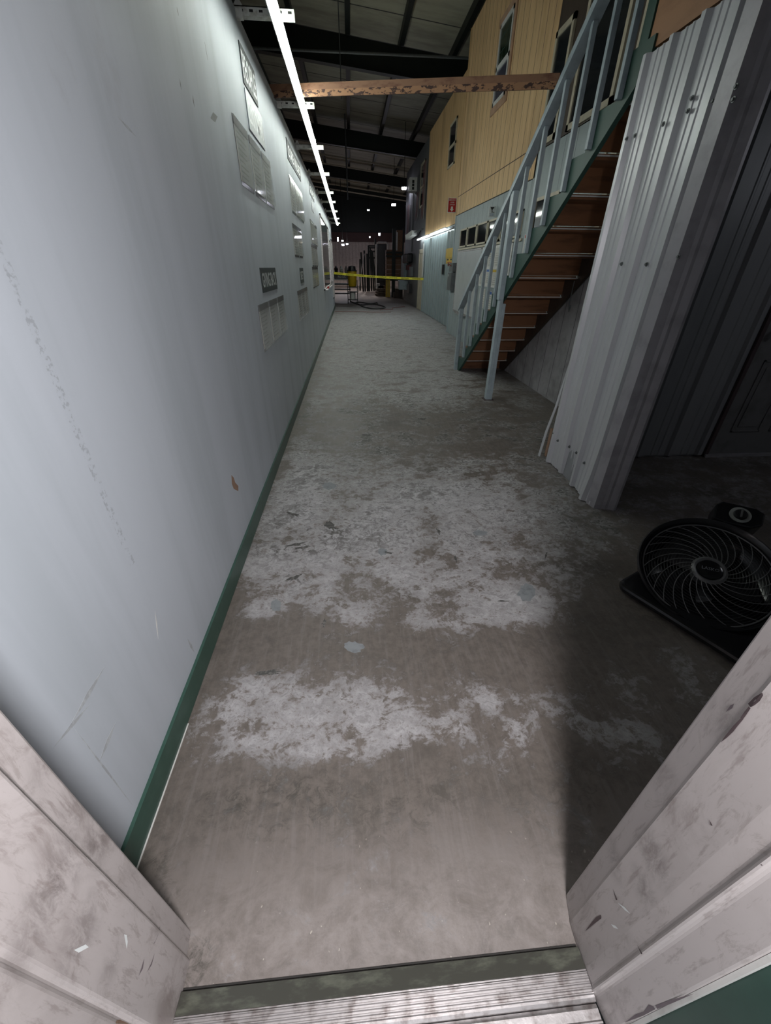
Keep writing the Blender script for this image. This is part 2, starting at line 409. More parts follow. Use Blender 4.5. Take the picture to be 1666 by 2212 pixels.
# each patch: floor X, floor Y, radius X, radius Y, amount (metres)
def patch_list(rows):
    out = []
    for px, py, rx, ry, a in rows:
        c = at_z(px, py); e = at_z(px + rx, py); f1 = at_z(px, py - ry); f2 = at_z(px, py + ry)
        out.append((c.x, c.y, abs(e.x - c.x), (f1.y - f2.y) / 2, a))
    return out
FILM = patch_list([
 (470, 1560, 75, 75, 1.7), (560, 1500, 95, 50, 1.7), (620, 1560, 90, 55, 1.9), (760, 1530, 130, 75, 2.4), (720, 1615, 70, 28, 1.9), (870, 1555, 60, 60, 1.6),
 (960, 1570, 60, 28, 1.9), (1055, 1505, 50, 25, 1.7), (1112, 1590, 38, 45, 1.9), (1180, 1500, 55, 45, 1.1), (1290, 1575, 75, 35, 1.1), (1230, 1540, 60, 30, 1.0),
 (1400, 1500, 80, 50, 1.2), (1390, 1600, 60, 55, 1.1), (1500, 1450, 60, 40, .9), (405, 1620, 30, 45, 1.2), (385, 1660, 18, 25, .8),
 (700, 1180, 150, 90, 1.7), (930, 1240, 160, 85, 1.7), (620, 1130, 90, 110, 1.5), (1000, 1120, 230, 75, 1.3), (990, 1330, 110, 40, 1.6), (1140, 1310, 70, 45, 1.6),
 (760, 1330, 40, 45, 1.3), (580, 1250, 45, 60, 1.5), (580, 1310, 30, 20, 1.2), (1240, 1190, 90, 60, .7), (1050, 1060, 160, 40, .8), (650, 1040, 60, 60, 1.0),
 (850, 1080, 150, 60, .8), (700, 1000, 110, 30, .6), (1000, 1010, 160, 25, .5), (640, 960, 30, 30, .8), (800, 940, 80, 20, .3),
 (830, 850, 150, 22, .7), (850, 790, 170, 36, 1.1), (850, 725, 150, 30, 1.5), (800, 690, 90, 18, 1.4), (960, 830, 60, 18, .7), (930, 870, 60, 18, .7), (690, 870, 40, 18, .7),
 (1400, 1330, 60, 40, -.5), (860, 1395, 260, 35, -.9), (520, 1400, 60, 60, -.9), (660, 1370, 60, 40, -.5), (1260, 1350, 70, 60, -.9), (1040, 1430, 120, 30, -.5),
 (830, 1310, 40, 60, -.7), (1000, 905, 130, 22, -.25), (900, 970, 120, 25, -.05)])
OIL = patch_list([(980, 905, 170, 26, .85), (1150, 960, 50, 50, .8), (1190, 1040, 60, 50, .9), (1290, 1130, 50, 25, .9), (900, 960, 200, 30, .5), (780, 885, 150, 25, .5),
 (640, 1170, 40, 35, .6), (640, 1250, 30, 20, .7), (720, 1140, 30, 25, .4), (480, 1730, 70, 50, .65), (640, 1740, 90, 70, .6), (900, 1740, 110, 60, .5), (1150, 1740, 60, 50, .35), (760, 1440, 200, 30, .25), (425, 2080, 22, 70, 1.1), (1225, 1990, 18, 60, .9), (330, 1880, 28, 60, .9), (350, 1950, 25, 40, .8), (700, 1700, 300, 60, .35), (1270, 1720, 60, 80, .6), (1150, 1170, 60, 40, .4), (1400, 1300, 90, 60, .5)])
def field(x, y, L):
    s = 0.0
    for cx, cy, rx, ry, a in L:
        q = ((x - cx) / rx) ** 2 + ((y - cy) / ry) ** 2
        if q < 9: s += a * math.exp(-q * .8)
    return s
xs = [-.72 + .035 * i for i in range(0, 145)]
ys = []; yy = .17
while yy < 50: ys.append(yy); yy += .02 + .018 * max(0, yy - .8) ** 1.1 if yy > .8 else .02
xs = [-14, -6, -2] + xs + [6, 9, 14]
xs = sorted(xs); nx = len(xs); vs = [(x, y, 0) for y in ys for x in xs]
fs = [(j * nx + i, j * nx + i + 1, (j + 1) * nx + i + 1, (j + 1) * nx + i) for j in range(len(ys) - 1) for i in range(nx - 1)]
me = bpy.data.meshes.new('floor'); me.from_pydata(vs, [], fs); me.materials.append(M_FLOOR)
af = me.attributes.new('film', 'FLOAT', 'POINT'); ad = me.attributes.new('dust', 'FLOAT', 'POINT'); ao = me.attributes.new('oil', 'FLOAT', 'POINT')
fv, dv, ov = [], [], []
for x, y, z in vs:
    base = -.85 if y < 1.35 else (-.85 + 1.15 * min(1, (y - 1.35) / 1.3))
    if y > 5: base += .1 * min(1, (y - 5) / 4)
    f = base + min(1.9, field(x, y, FILM))
    e = x + .715
    if e < .16 + .12 * math.sin(y * 3.1) * .3 and y < 9: f -= 1.0 * (1 - max(0, e) / .2)
    if y > 21: f = -.6
    fv.append(f); ov.append(min(1.0, field(x, y, OIL) + (.62 if y > 2 else .2)))
    dv.append(max(0.0, min(1.0, (.62 - y) / .28)) * (1.0 if e > .14 else max(0, e / .14)))
af.data.foreach_set('value', fv); ad.data.foreach_set('value', dv); ao.data.foreach_set('value', ov)
floor = bpy.data.objects.new('floor', me); col.objects.link(floor); struct(floor)
M_CRACK = simple('crack_dark', (.06, .056, .05), .9)
def crack(pts):
    random.seed(len(pts)); P = []
    for k in range(len(pts) - 1):
        a_ = at_z(*pts[k]); b_ = at_z(*pts[k + 1])
        for j in range(8): P.append(a_.lerp(b_, j / 8) + V(0, random.uniform(-.03, .03), .0012))
    P.append(at_z(*pts[-1]) + V(0, 0, .0012)); m = MB(); w_ = .006
    m.add([p + V(0, s_ * w_, 0) for p in P for s_ in (-1, 1)], [(2 * i, 2 * i + 1, 2 * i + 3, 2 * i + 2) for i in range(len(P) - 1)])
    m.build('crack', M_CRACK, floor)
floor['_b'] = (0, 0, 0)
M_PATCH = simple('cement_patch', (.24, .26, .27), .7, c2=(.18, .19, .20), scale=30)
M_GOUGEF = simple('floor_gouge', (.08, .08, .075), .9, c2=(.2, .19, .18), scale=60)
def blotch(px, py, rx, ry, mat, name, spiky=.25, n=22, ang=0.0):
    random.seed(int(px)); P = []
    for k in range(n):
        a_ = 2 * math.pi * k / n; q = 1 + random.uniform(-spiky, spiky); u = rx * q * math.cos(a_); v = ry * q * math.sin(a_)
        P.append(at_z(px + u * math.cos(ang) - v * math.sin(ang), py + u * math.sin(ang) + v * math.cos(ang)) + V(0, 0, .0009))
    c_ = sum(P, V(0, 0, 0)) / n
    MB().add(P + [c_], [(k, (k + 1) % n, n) for k in range(n)]).build(name, mat, floor)
for q_ in ((764, 1398, 21, 12), (1138, 1280, 19, 19), (597, 1308, 11, 13), (1037, 1152, 16, 6), (712, 1050, 16, 8), (826, 1192, 10, 8)): blotch(*q_, M_PATCH, 'cement_patch', .18)
for q_ in ((632, 1111, 12, 3.5, .3), (715, 1137, 14, 7, .5), (640, 1176, 22, 3, -.15), (652, 1183, 20, 2.5, -.2), (637, 1248, 16, 4, -.4), (840, 1194, 9, 2.5, .2), (985, 1207, 3, 9, -.2), (583, 1453, 26, 5, -.1), (948, 1148, 3, 7, -.5), (1180, 1200, 2, 8, .3), (790, 940, 16, 2, .1), (700, 1346, 5, 8, .2), (910, 905, 10, 2, 0), (1085, 1298, 14, 1.5, .05)):
    blotch(*q_[:4], M_GOUGEF, 'gouge_mark', .55, 16, q_[4])
crack([(735, 706), (790, 718), (840, 726), (930, 733), (984, 738)]); crack([(727, 750), (780, 742), (820, 733), (841, 727)]); crack([(720, 790), (790, 800), (880, 808)])

# ------------------------------------------------------------------ left partition
XL = -.715; WTOP = 3.03; WEND = 20.0
struct(box('wall_left', M_WALL, None, XL - .12, XL, .37, WEND, 0, WTOP))
struct(box('baseboard_left', M_GREEN, None, XL, XL + .012, .37, WEND, 0.004, .118))
struct(box('trim_1', M_WHITE, None, XL + .0, XL + .016, .37, .95, 0, .003))
# cream and chipped marks on the paint
wl = bpy.data.objects['wall_left']
def wallpatch(pts, mat, name, dx=.0003):
    m = MB(); m.prism([(XL + dx, y, z) for y, z in pts], (-.001, 0, 0)); o = m.build(name, mat, wl); return o
def ypt(px, py): p = at_x(px, py, XL); return (p.y, p.z)
wallpatch([ypt(*p) for p in [(500, 1026), (505, 1032), (508, 1042), (515, 1050), (515, 1061), (505, 1056), (501, 1045)]], M_CHIP, 'paint_chip')
def stroke(a, b, w, mat=M_SCUFF, name='scuff_mark'):
    a = Vector(ypt(*a)); b = Vector(ypt(*b)); d = (b - a).normalized(); n = Vector((-d.y, d.x)) * w
    mid = (a + b) / 2
    wallpatch([tuple(p) for p in (a, mid + n, b, mid - n)], mat, name)
stroke((158, 1570), (287, 1740), .003); stroke((195, 1520), (115, 1615), .006); stroke((250, 1560), (215, 1645), .009); stroke((226, 1440), (150, 1570), .008)
stroke((254, 252), (295, 296), .005); stroke((455, 255), (470, 252), .02, M_GREYBOX); stroke((416, 205), (420, 232), .006, M_GREYBOX); stroke((388, 170), (392, 195), .004, M_GREYBOX)
stroke((335, 1320), (342, 1380), .004, M_WHITE); stroke((600, 842), (602, 860), .004, M_WHITE); stroke((618, 838), (620, 862), .004, M_WHITE)
stroke((382, 15), (386, 34), .004, M_GREYBOX); stroke((442, 90), (449, 130), .003, M_GREYBOX)
stroke((560, 1375), (572, 1400), .008); stroke((405, 1380), (420, 1410), .008)

# strut arms on the wall top carrying the tubes
arms = [4.17, 5.96, 7.72, 9.66, 11.84, 13.41, 15.47, 17.67, 19.4]
ords = ['nearest of the row, its five slots visible', 'second of the row, under the wooden beam', 'third of the row, by the first tube joint', 'fourth from the camera', 'fifth from the camera', 'sixth from the camera', 'seventh from the camera', 'eighth from the camera', 'farthest of the row']
for i, y in enumerate(arms):
    r = thing('strut_arm', (XL, y, 3.02), 'white metal arm atop grey wall, ' + ords[i], 'bracket', 'metal arms holding the tube lights over the grey wall')
    m = MB(); m.box(XL - .10, -.325, y - .03, y + .03, 3.045, 3.05); m.box(XL - .10, -.325, y - .03, y - .026, 3.005, 3.05); m.box(XL - .10, -.325, y + .026, y + .03, 3.005, 3.05)
    m.build('channel', M_STRUT, r)
    for k in range(6 if i < 2 else 0): MB().box(-.69 + k * .065, -.665 + k * .065, y - .0315, y - .0255, 3.022, 3.034).build('slot', M_SLOT, r)
    box('clip', M_STRUT, r, XL + .0, XL + .045, y - .05, y - .015, 2.985, 3.03)
    m = MB(); m.prism([(XL - .02, y - .02, 3.05), (XL + .05, y - .02, 3.05), (XL + .02, y - .02, 3.095)], (0, .006, 0)); m.build('gusset', M_STRUT, r)
TZ = 2.975; TX = -.43
segs = [(3.08, 7.17), (7.23, 11.28), (11.34, 15.1), (15.16, 19.4)]
tl = ['nearest long tube light beside the grey wall, running out of the top of the photo', 'second tube light from the camera in the row beside the grey wall', 'third tube light from the camera in the row beside the grey wall', 'farthest tube light of the row beside the grey wall']
for (a, b), lab in zip(segs, tl):
    r = thing('tube_light', (TX, a, TZ), lab, 'light', 'glowing tube lights along the left wall')
    m = MB(); m.prism([(TX - .03, a, TZ + .028), (TX - .03, a, TZ + .012), (TX + .006, a, TZ + .012), (TX + .006, a, TZ + .028)], (0, b - a, 0)); m.box(TX - .040, TX - .034, a, b, TZ - .023, TZ + .028); m.build('housing', M_WHITE, r)  # housing, plus a wall-side lip added to cut the light on the wall
    m = MB(); m.prism([(TX + .026 * math.cos(t), a + .02, TZ + .002 - .026 * math.sin(t)) for t in [-1.0 + (math.pi + 1.0) * k / 12 for k in range(13)]], (0, b - a - .04, 0)); m.build('tube', E_LED, r)
    box('end_cap', M_WHITE, r, TX - .03, TX + .03, b, b + .02, TZ - .02, TZ + .028)

# ------------------------------------------------------------------ signs and sleeves on the left wall
def quad(px):  # average rectangle on the wall from four photo corners
    P = [at_x(*p, XL) for p in px]; y0 = min(p.y for p in P); y1 = max(p.y for p in P)
    return y0, y1, (P[2].z + P[3].z) / 2, (P[0].z + P[1].z) / 2
def wall_sign(y0, y1, z0, z1, txt, lab, mat=M_SIGNK, group=None, tz=(.22, .78), tm=M_LETTER):
    r = thing('wall_sign', (XL, (y0 + y1) / 2, z0), lab, 'sign', group)
    box('panel', mat, r, XL + .0003, XL + .006, y0, y1, z0, z1)
    h = z1 - z0; wd = y1 - y0
    lettering('lettering', txt, tm, r, (XL + .0065, y0 + wd * .05, z0 + h * tz[0]), (0, wd * .9, 0), (0, 0, h * (tz[1] - tz[0])))
    return r
SG = 'dark department signs on the grey wall'
wall_sign(4.08, 4.60, 2.665, 2.872, 'PEOPLE', 'charcoal sign reading PEOPLE high on the grey wall, nearest the camera', group=SG, tz=(.15, .85))
wall_sign(4.08, 4.72, 2.42, 2.64, 'CUSTOMERS', 'glossy slate sign with pale capitals hung just under the PEOPLE sign', M_SIGNG, group=SG, tz=(.2, .8))
wall_sign(6.46, 7.98, 2.67, 2.87, 'CORE VALUES', 'long dark sign with a two-word title above the second cluster of sleeves', group=SG)
wall_sign(9.66, 10.75, 2.72, 2.91, 'GOALS', 'dark sign above the third cluster of sleeves', group=SG)
wall_sign(9.9, 10.4, 2.50, 2.70, 'TEAM', 'small glossy sign hung directly under the third dark sign', M_SIGNG, group=SG)
wall_sign(3.74, 4.49, 1.365, 1.54, 'GIVING BACK', 'black sign reading GIVING BACK at waist height, nearest the camera', group=SG, tz=(.2, .8))
wall_sign(6.66, 7.12, 1.345, 1.535, 'SAFETY', 'small square black sign at waist height, beyond the GIVING BACK sign', group=SG, tz=(.22, .78))
wall_sign(16.2, 16.9, 2.60, 2.66, 'INFO', 'tiny dark sign high on the wall above the far boards', group=SG)
def lines_on(parent, y0, y1, z0, z1, n, mat=None, x=XL + .0078):
    m = MB(); h = (z1 - z0) / (n + 1)
    for k in range(n):
        e = random.uniform(.55, .95); zz = z1 - (k + 1) * h
        m.box(x, x + .0004, y0 + (y1 - y0) * .1, y0 + (y1 - y0) * (.1 + .8 * e), zz, zz + h * .35)
    return m.build('printing', mat or M_GREYBOX, parent)
def sleeve(y0, y1, z0, z1, lab, group, photo=False, curl=.02):
    r = thing('document_sleeve', (XL, (y0 + y1) / 2, z0), lab, 'document holder', group)
    m = MB(); fl = (z1 - z0) * .14
    m.prism([(XL + .004, y0, z1), (XL + .006, y0, z1), (XL + curl, y0, z0), (XL + curl - .003, y0, z0)], (0, y1 - y0, 0)); m.build('cover', M_ACRYL, r)
    box('flap', M_FLAP, r, XL + .0065, XL + .008, y0, y1, z1 - fl, z1)
    box('backing', M_FLAP, r, XL + .0003, XL + .002, y0 - .004, y1 + .004, z0 - fl * .4, z1)
    box('paper', M_PAPER, r, XL + .002, XL + .004, y0 + .012, y1 - .012, z0 + .005, z1 - fl)
    m = MB(); n = 9; h = (z1 - fl - z0) / (n + 1); 
    for k in range(n):
        zz = z1 - fl - (k + 1) * h; e = random.uniform(.5, .9)
        m.box(XL + .004, XL + .0042, y0 + .05, y0 + .05 + (y1 - y0 - .1) * e, zz, zz + h * .32)
    m.build('printing', M_PRINT, r)
    return r
def cluster(y0, y1, n, z0, z1, where, group, gap=.06, names=None, photo=False):
    w_ = (y1 - y0 - gap * (n - 1)) / n
    nm = names or (['nearest', 'middle', 'farthest'] if n == 3 else ['nearer', 'farther'])
    for k in range(n):
        a = y0 + k * (w_ + gap)
        sleeve(a, a + w_, z0, z1, 'clear document sleeve, %s of %s %s' % (nm[k], {2: 'two', 3: 'three'}[n], where), group, photo=photo)
cluster(3.52, 4.90, 3, 2.04, 2.375, 'under the PEOPLE signs', 'large clear sleeves under the PEOPLE signs')
cluster(6.42, 7.95, 3, 2.16, 2.52, 'in the shiny second cluster at head height', 'shiny clear sleeves of the second cluster')
cluster(6.26, 7.30, 2, 1.68, 2.02, 'below the shiny second cluster', 'pair of sleeves below the second cluster', gap=.06)
cluster(9.22, 10.85, 3, 1.95, 2.31, 'in the top row of the far grid of nine', 'grid of nine sleeves before the framed board')
cluster(9.05, 10.55, 3, 1.57, 1.92, 'in the middle row of the far grid of nine', 'grid of nine sleeves before the framed board')
cluster(8.85, 10.35, 3, 1.21, 1.55, 'in the bottom row of the far grid of nine', 'grid of nine sleeves before the framed board')
cluster(3.475, 4.80, 3, .972, 1.295, 'under the GIVING BACK sign', 'paper filled sleeves under the GIVING BACK sign', gap=.05, photo=True)
cluster(6.12, 7.5, 3, .92, 1.27, 'under the small square black sign', 'sleeves under the small black sign', photo=True)
# framed boards
def fboard(y0, y1, z0, z1, lab, face, tray=True):
    r = thing('framed_board', (XL, (y0 + y1) / 2, z0), lab, 'board', 'framed boards at the far end of the left wall')
    m = MB(); f = .04; d = .03
    m.box(XL + .0005, XL + d, y0, y1, z0, z0 + f); m.box(XL + .0005, XL + d, y0, y1, z1 - f, z1); m.box(XL + .0005, XL + d, y0, y0 + f, z0, z1); m.box(XL + .0005, XL + d, y1 - f, y1, z0, z1)
    m.build('frame', M_ALU, r); box('face', face, r, XL + .001, XL + .01, y0 + f, y1 - f, z0 + f, z1 - f)
    if tray: box('tray', M_ALU, r, XL + .03, XL + .09, y0 + .3, y1 - .3, z0, z0 + .012)
    return r
M_SHINY = simple('glossy_grey_board', (.16, .18, .18), .06)
fboard(12.3, 16.6, 1.0, 2.68, 'large glossy board in a thin metal frame mirroring the lights', M_SHINY)
fboard(17.2, 17.9, 1.05, 2.35, 'narrow dark board just beyond the glossy framed board', M_GREYBOX, tray=False)
fboard(18.5, 19.6, .45, 2.45, 'tall pale framed board at the far end of the grey wall', M_BOARD, tray=False)
tag(MB().box(XL + .035, XL + .085, 13.4, 13.62, 1.0125, 1.06).build('board_eraser', M_RED), 'small red eraser on the tray of the glossy framed board', 'eraser')
tag(MB().cyl((XL + .06, 13.7, 1.0245), (XL + .06, 13.95, 1.0245), .012).build('marker_pen', M_LETTER), 'white marker lying on the tray of the glossy framed board', 'marker')

# ------------------------------------------------------------------ doorway the camera looks through
d1 = bpy.data.objects.new('door_1', None); col.objects.link(d1); d1['_b'] = (0, .3, 0); d1['_e'] = 1; d1.location = (0, .3, 0); struct(d1)
HZ = 2.12
def jamb(prof, name='jamb'):
    m = MB(); m.prism([(x, y, 0) for x, y in prof], (0, 0, HZ)); return m.build(name, M_FRAME, d1, bevel=.004)
jamb([(-.4945, .356), (-.4885, .305), (-.478, .300), (-.479, .176), (-.485, .170), (-.479, .162), (-.475, .03), (-.9, .03), (-.9, .356)])
jamb([(.566, .350), (.553, .299), (.550, .293), (.545, .206), (.546, .176), (.540, .169), (.548, .160), (.556, .105), (.90, .105), (.90, .35)])
m = MB(); m.box(-.9, .9, .105, .352, 2.06, 2.25); m.build('header', M_FRAME, d1)
m = MB(); m.box(.562, .574, .098, .1045, 0, HZ); m.build('corner_bead', M_WHITE, d1)
m = MB(); m.box(.576, .70, .03, .104, 0, HZ); m.build('green_casing', M_GREEN2, d1)
m = MB(); m.box(.60, .9, -.03, .028, 0, HZ); m.build('outer_casing', M_WHITE, d1)
LPROF = [(.03, -.475), (.162, -.479), (.170, -.485), (.176, -.479), (.300, -.478), (.305, -.4885), (.356, -.4945)]
RPROF = [(.105, .556), (.160, .548), (.169, .540), (.176, .546), (.206, .545), (.293, .550), (.299, .553), (.350, .566)]
def face_x(y, prof):
    if y <= prof[0][0]: return prof[0][1]
    for (y0, x0), (y1, x1) in zip(prof, prof[1:]):
        if y <= y1: return x0 + (x1 - x0) * (y - y0) / (y1 - y0)
    return prof[-1][1]
def jchip(pts, side, mat, name='paint_chip'):
    P = []; prof = LPROF if side < 0 else RPROF; off = .0007 if side < 0 else -.0007
    for p_ in pts:
        X = prof[0][1]
        for _ in range(8): q = at_x(*p_, X); X = face_x(q.y, prof) + off
        P.append(at_x(*p_, X))
    c_ = sum(P, V(0, 0, 0)) / len(P); n_ = len(P)
    MB().add(P + [c_], [(k, (k + 1) % n_, n_) for k in range(n_)]).build(name, mat, d1)
jchip([(1647, 1496), (1649, 1502), (1642, 1514), (1631, 1523), (1622, 1528), (1616, 1520), (1630, 1506)], 1, M_GOUGE)
jchip([(1618, 1526), (1622, 1530), (1612, 1545), (1604, 1556), (1600, 1550), (1608, 1538)], 1, M_GOUGE)
jchip([(1603, 1549), (1606, 1554), (1594, 1568), (1585, 1580), (1570, 1594), (1557, 1604), (1568, 1588), (1586, 1566)], 1, M_GOUGE)
jchip([(1298, 1976), (1299, 1984), (1286, 1994), (1264, 2012), (1280, 1990), (1288, 1981)], 1, M_GOUGE)
jchip([(1578, 1524), (1586, 1520), (1582, 1530), (1568, 1538)], 1, M_PLUM)
jchip([(1350, 2209), (1372, 2192), (1396, 2184), (1402, 2170), (1412, 2174), (1416, 2180), (1390, 2194)], 1, M_PLUM)
jchip([(1416, 2172), (1450, 2160), (1500, 2146), (1455, 2166), (1420, 2180)], 1, M_PLUM)
jchip([(268, 2018), (274, 2020), (276, 2034), (274, 2050), (271, 2034)], -1, M_LETTER)
jchip([(160, 2052), (185, 2040), (192, 2046), (170, 2058)], -1, M_LETTER)
jchip([(1335, 1950), (1350, 1960), (1362, 1974), (1350, 1966)], 1, M_LETTER); jchip([(1320, 1996), (1330, 2000), (1336, 2007), (1326, 2004)], 1, M_LETTER)
for q_ in ([(300, 2108), (306, 2090), (312, 2070), (309, 2092)], [(318, 2100), (330, 2074), (334, 2060), (328, 2084)], [(332, 2040), (346, 2000), (343, 2016), (335, 2036)], [(252, 2204), (262, 2202), (285, 2212), (250, 2211)]):
    jchip(q_, -1, M_PLUM if q_[0][0] != 252 else M_CHIP, 'scratch')
for q_ in ([(1376, 2040), (1388, 2060), (1386, 2062)], [(1324, 1920), (1334, 1944), (1331, 1944)], [(1640, 1855), (1648, 1870), (1645, 1870)], [(1532, 1770), (1540, 1784), (1536, 1783)]):
    jchip(q_, 1, M_GOUGE, 'scratch')
# partition around the doorway
struct(MB().box(.9, 6.0, .03, .35, 0, 3.2).box(-6, -.9, .03, .356, 0, 3.2).box(-.9, .9, .03, .35, 2.25, 3.2).build('wall_near', M_METALD))
# threshold
r = thing('door_threshold', (0, .2, 0), 'worn ribbed aluminium threshold with a dark strip across the doorway', 'threshold')
m = MB(); m.prism([(-.4775, .248, .001), (-.4775, .244, .018), (-.4775, .205, .024), (-.4775, .205, .001)], (1.022, 0, 0)); m.build('dark_strip', M_ALUDARK, r)
m = MB(); prof = [(.2045, .001), (.2045, .021)]
yy = .202
for k in range(5): prof += [(yy, .021), (yy - .002, .0235), (yy - .0035, .0235), (yy - .0055, .021)]; yy -= .0085
prof += [(.158, .021), (.152, .018), (.150, .001)]
m.prism([(-.478, y, z) for y, z in prof], (1.022, 0, 0)); m.build('ribbed_plate', M_ALU, r)
m = MB(); prof = [(.1495, -.02), (.1495, .010), (.142, .013)]; yy = .125
for k in range(4): prof += [(yy, .013), (yy - .003, .017), (yy - .006, .017), (yy - .009, .013)]; yy -= .018
prof += [(.03, .010), (.03, -.02)]
m.prism([(-.4745, y, z) for y, z in prof], (1.019, 0, 0)); m.build('outer_sill', M_ALU, r)
m = MB(); m.box(-.4775, .545, .2485, .2515, .001, .006); m.build('sealant_line', M_DIRTGAP, r)
# the floor of the room the camera stands in
struct(box('floor_near_room', M_OFFICE, None, -2.5, 2.5, -2.5, .03, -.03, -.003))

# ------------------------------------------------------------------ metal-clad alcove on the right
def foot(u, z):
    k = 0.0
    if z < .45: k -= .035 * math.exp(-((u - .42) / .12) ** 2) * (1 - z / .45)
    if z < .3: k += .03 * math.exp(-((u - .85) / .12) ** 2) * (1 - z / .3)
    return k
ms = bpy.data.objects.new('wall_metal_stub', None); col.objects.link(ms); ms['_b'] = (1.83, 2.9, 0); ms['_e'] = 1; ms.location = (1.83, 2.9, 0); struct(ms)
m = MB(); m.corr((1.812, 3.335), (1.80, 2.455), .008, 2.635, rib=.235, h=.03, out=(-1, 0, 0), foot=foot); m.build('ribbed_sheet', M_METAL, ms)
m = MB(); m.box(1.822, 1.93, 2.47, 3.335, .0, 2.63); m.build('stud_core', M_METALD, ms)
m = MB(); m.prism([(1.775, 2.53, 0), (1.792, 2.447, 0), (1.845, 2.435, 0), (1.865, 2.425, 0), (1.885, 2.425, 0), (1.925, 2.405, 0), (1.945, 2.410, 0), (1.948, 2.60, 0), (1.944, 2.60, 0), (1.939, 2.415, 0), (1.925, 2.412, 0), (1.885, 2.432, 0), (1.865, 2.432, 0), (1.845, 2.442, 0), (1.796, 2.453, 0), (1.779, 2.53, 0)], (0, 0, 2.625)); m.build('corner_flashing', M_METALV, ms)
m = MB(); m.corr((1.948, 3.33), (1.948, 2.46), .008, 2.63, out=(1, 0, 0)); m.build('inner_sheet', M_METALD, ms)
m = MB(); P = []
for z_, x_, y_, w_ in ((0, 1.772, 3.452, .03), (.25, 1.778, 3.43, .03), (.5, 1.795, 3.39, .022), (.9, 1.806, 3.345, .014), (2.635, 1.806, 3.345, .014)):
    P += [(x_, y_, z_), (x_ + .004, y_ - w_, z_), (x_ + .010, y_ - w_, z_), (x_ + .006, y_, z_)]
m.add(P, [(4 * k + i, 4 * k + (i + 1) % 4, 4 * k + 4 + (i + 1) % 4, 4 * k + 4 + i) for k in range(4) for i in range(4)] + [(3, 2, 1, 0), (16, 17, 18, 19)])
m.build('end_flashing', M_METAL, ms)
m = MB(); m.box(1.80, 1.84, 3.345, 3.385, .03, .30); m.build('wood_stud', M_CHIP, ms)
def screw(px, py, X=1.79):
    p = at_x(px, py, X); m = MB(); m.cyl(p, p + V(-.012, 0, 0), .007, 8); m.cyl(p, p + V(-.004, 0, 0), .012, 10); m.build('screw', M_GREYBOX, ms)
for p in [(1496, 212), (1487, 240), (1543, 218), (1592, 187), (1586, 215), (1434, 268), (1355, 300), (1373, 293), (1344, 570), (1398, 571), (1467, 555), (1206, 952), (1231, 965), (1246, 978), (1263, 1000), (1289, 1026), (1197, 936)]: screw(*p)
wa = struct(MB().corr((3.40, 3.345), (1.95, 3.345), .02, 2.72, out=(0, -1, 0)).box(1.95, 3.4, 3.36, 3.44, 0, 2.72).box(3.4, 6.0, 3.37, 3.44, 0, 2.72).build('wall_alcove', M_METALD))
# alcove door
d2 = bpy.data.objects.new('door_2', None); col.objects.link(d2); d2['_b'] = (3.9, 3.35, 0); d2['_e'] = 1; d2.location = (3.9, 3.35, 0); struct(d2)
M_DOORD = simple('dull_white_door_paint', (.20, .20, .205), .5, c2=(.15, .15, .15), scale=6)
m = MB(); m.box(3.425, 4.33, 3.325, 3.365, .03, 2.08); m.build('leaf', M_DOORD, d2)
for (xa, xb, za, zb) in ((3.54, 3.83, .25, .90), (3.93, 4.22, .25, .90), (3.54, 3.83, 1.05, 1.9), (3.93, 4.22, 1.05, 1.9)):
    m = MB(); b = .018
    m.box(xa, xb, 3.316, 3.3245, za, za + b).box(xa, xb, 3.316, 3.3245, zb - b, zb).box(xa, xa + b, 3.316, 3.3245, za, zb).box(xb - b, xb, 3.316, 3.3245, za, zb).box(xa + .05, xb - .05, 3.318, 3.3245, za + .05, zb - .05)
    m.build('raised_panel', M_DOORD, d2, bevel=.003)
m = MB(); m.box(3.385, 3.42, 3.318, 3.366, 0, 2.12); m.build('frame', M_GOUGE, d2)
m = MB(); m.box(3.385, 4.36, 3.30, 3.366, 0.001, .028); m.build('sill', M_METALV, d2)
k = at_y(1645, 715, 3.3)
m = MB(); m.lathe([(.03, 0), (.03, .008), (.012, .012), (.012, .04), (.026, .05), (.030, .065), (.024, .08), (.008, .084)], (3.50, 3.324, k.z), (0, -1, 0), 24); m.build('knob', M_CHROME, d2, smooth=True)
m = MB(); m.lathe([(.028, 0), (.028, .012), (.018, .02), (.006, .021)], (3.50, 3.324, k.z + .14), (0, -1, 0), 24); m.build('deadbolt', M_CHROME, d2, smooth=True)
# deck over the alcove
struct(MB().box(1.875, 1.91, .36, 3.44, 2.69, 3.05).build('trim_2', M_FASCIA))
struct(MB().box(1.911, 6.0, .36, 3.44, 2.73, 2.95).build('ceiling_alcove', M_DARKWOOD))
struct(MB().box(6.0, 6.1, .36, 3.44, 0, 2.95).build('wall_right_near', M_METALD))

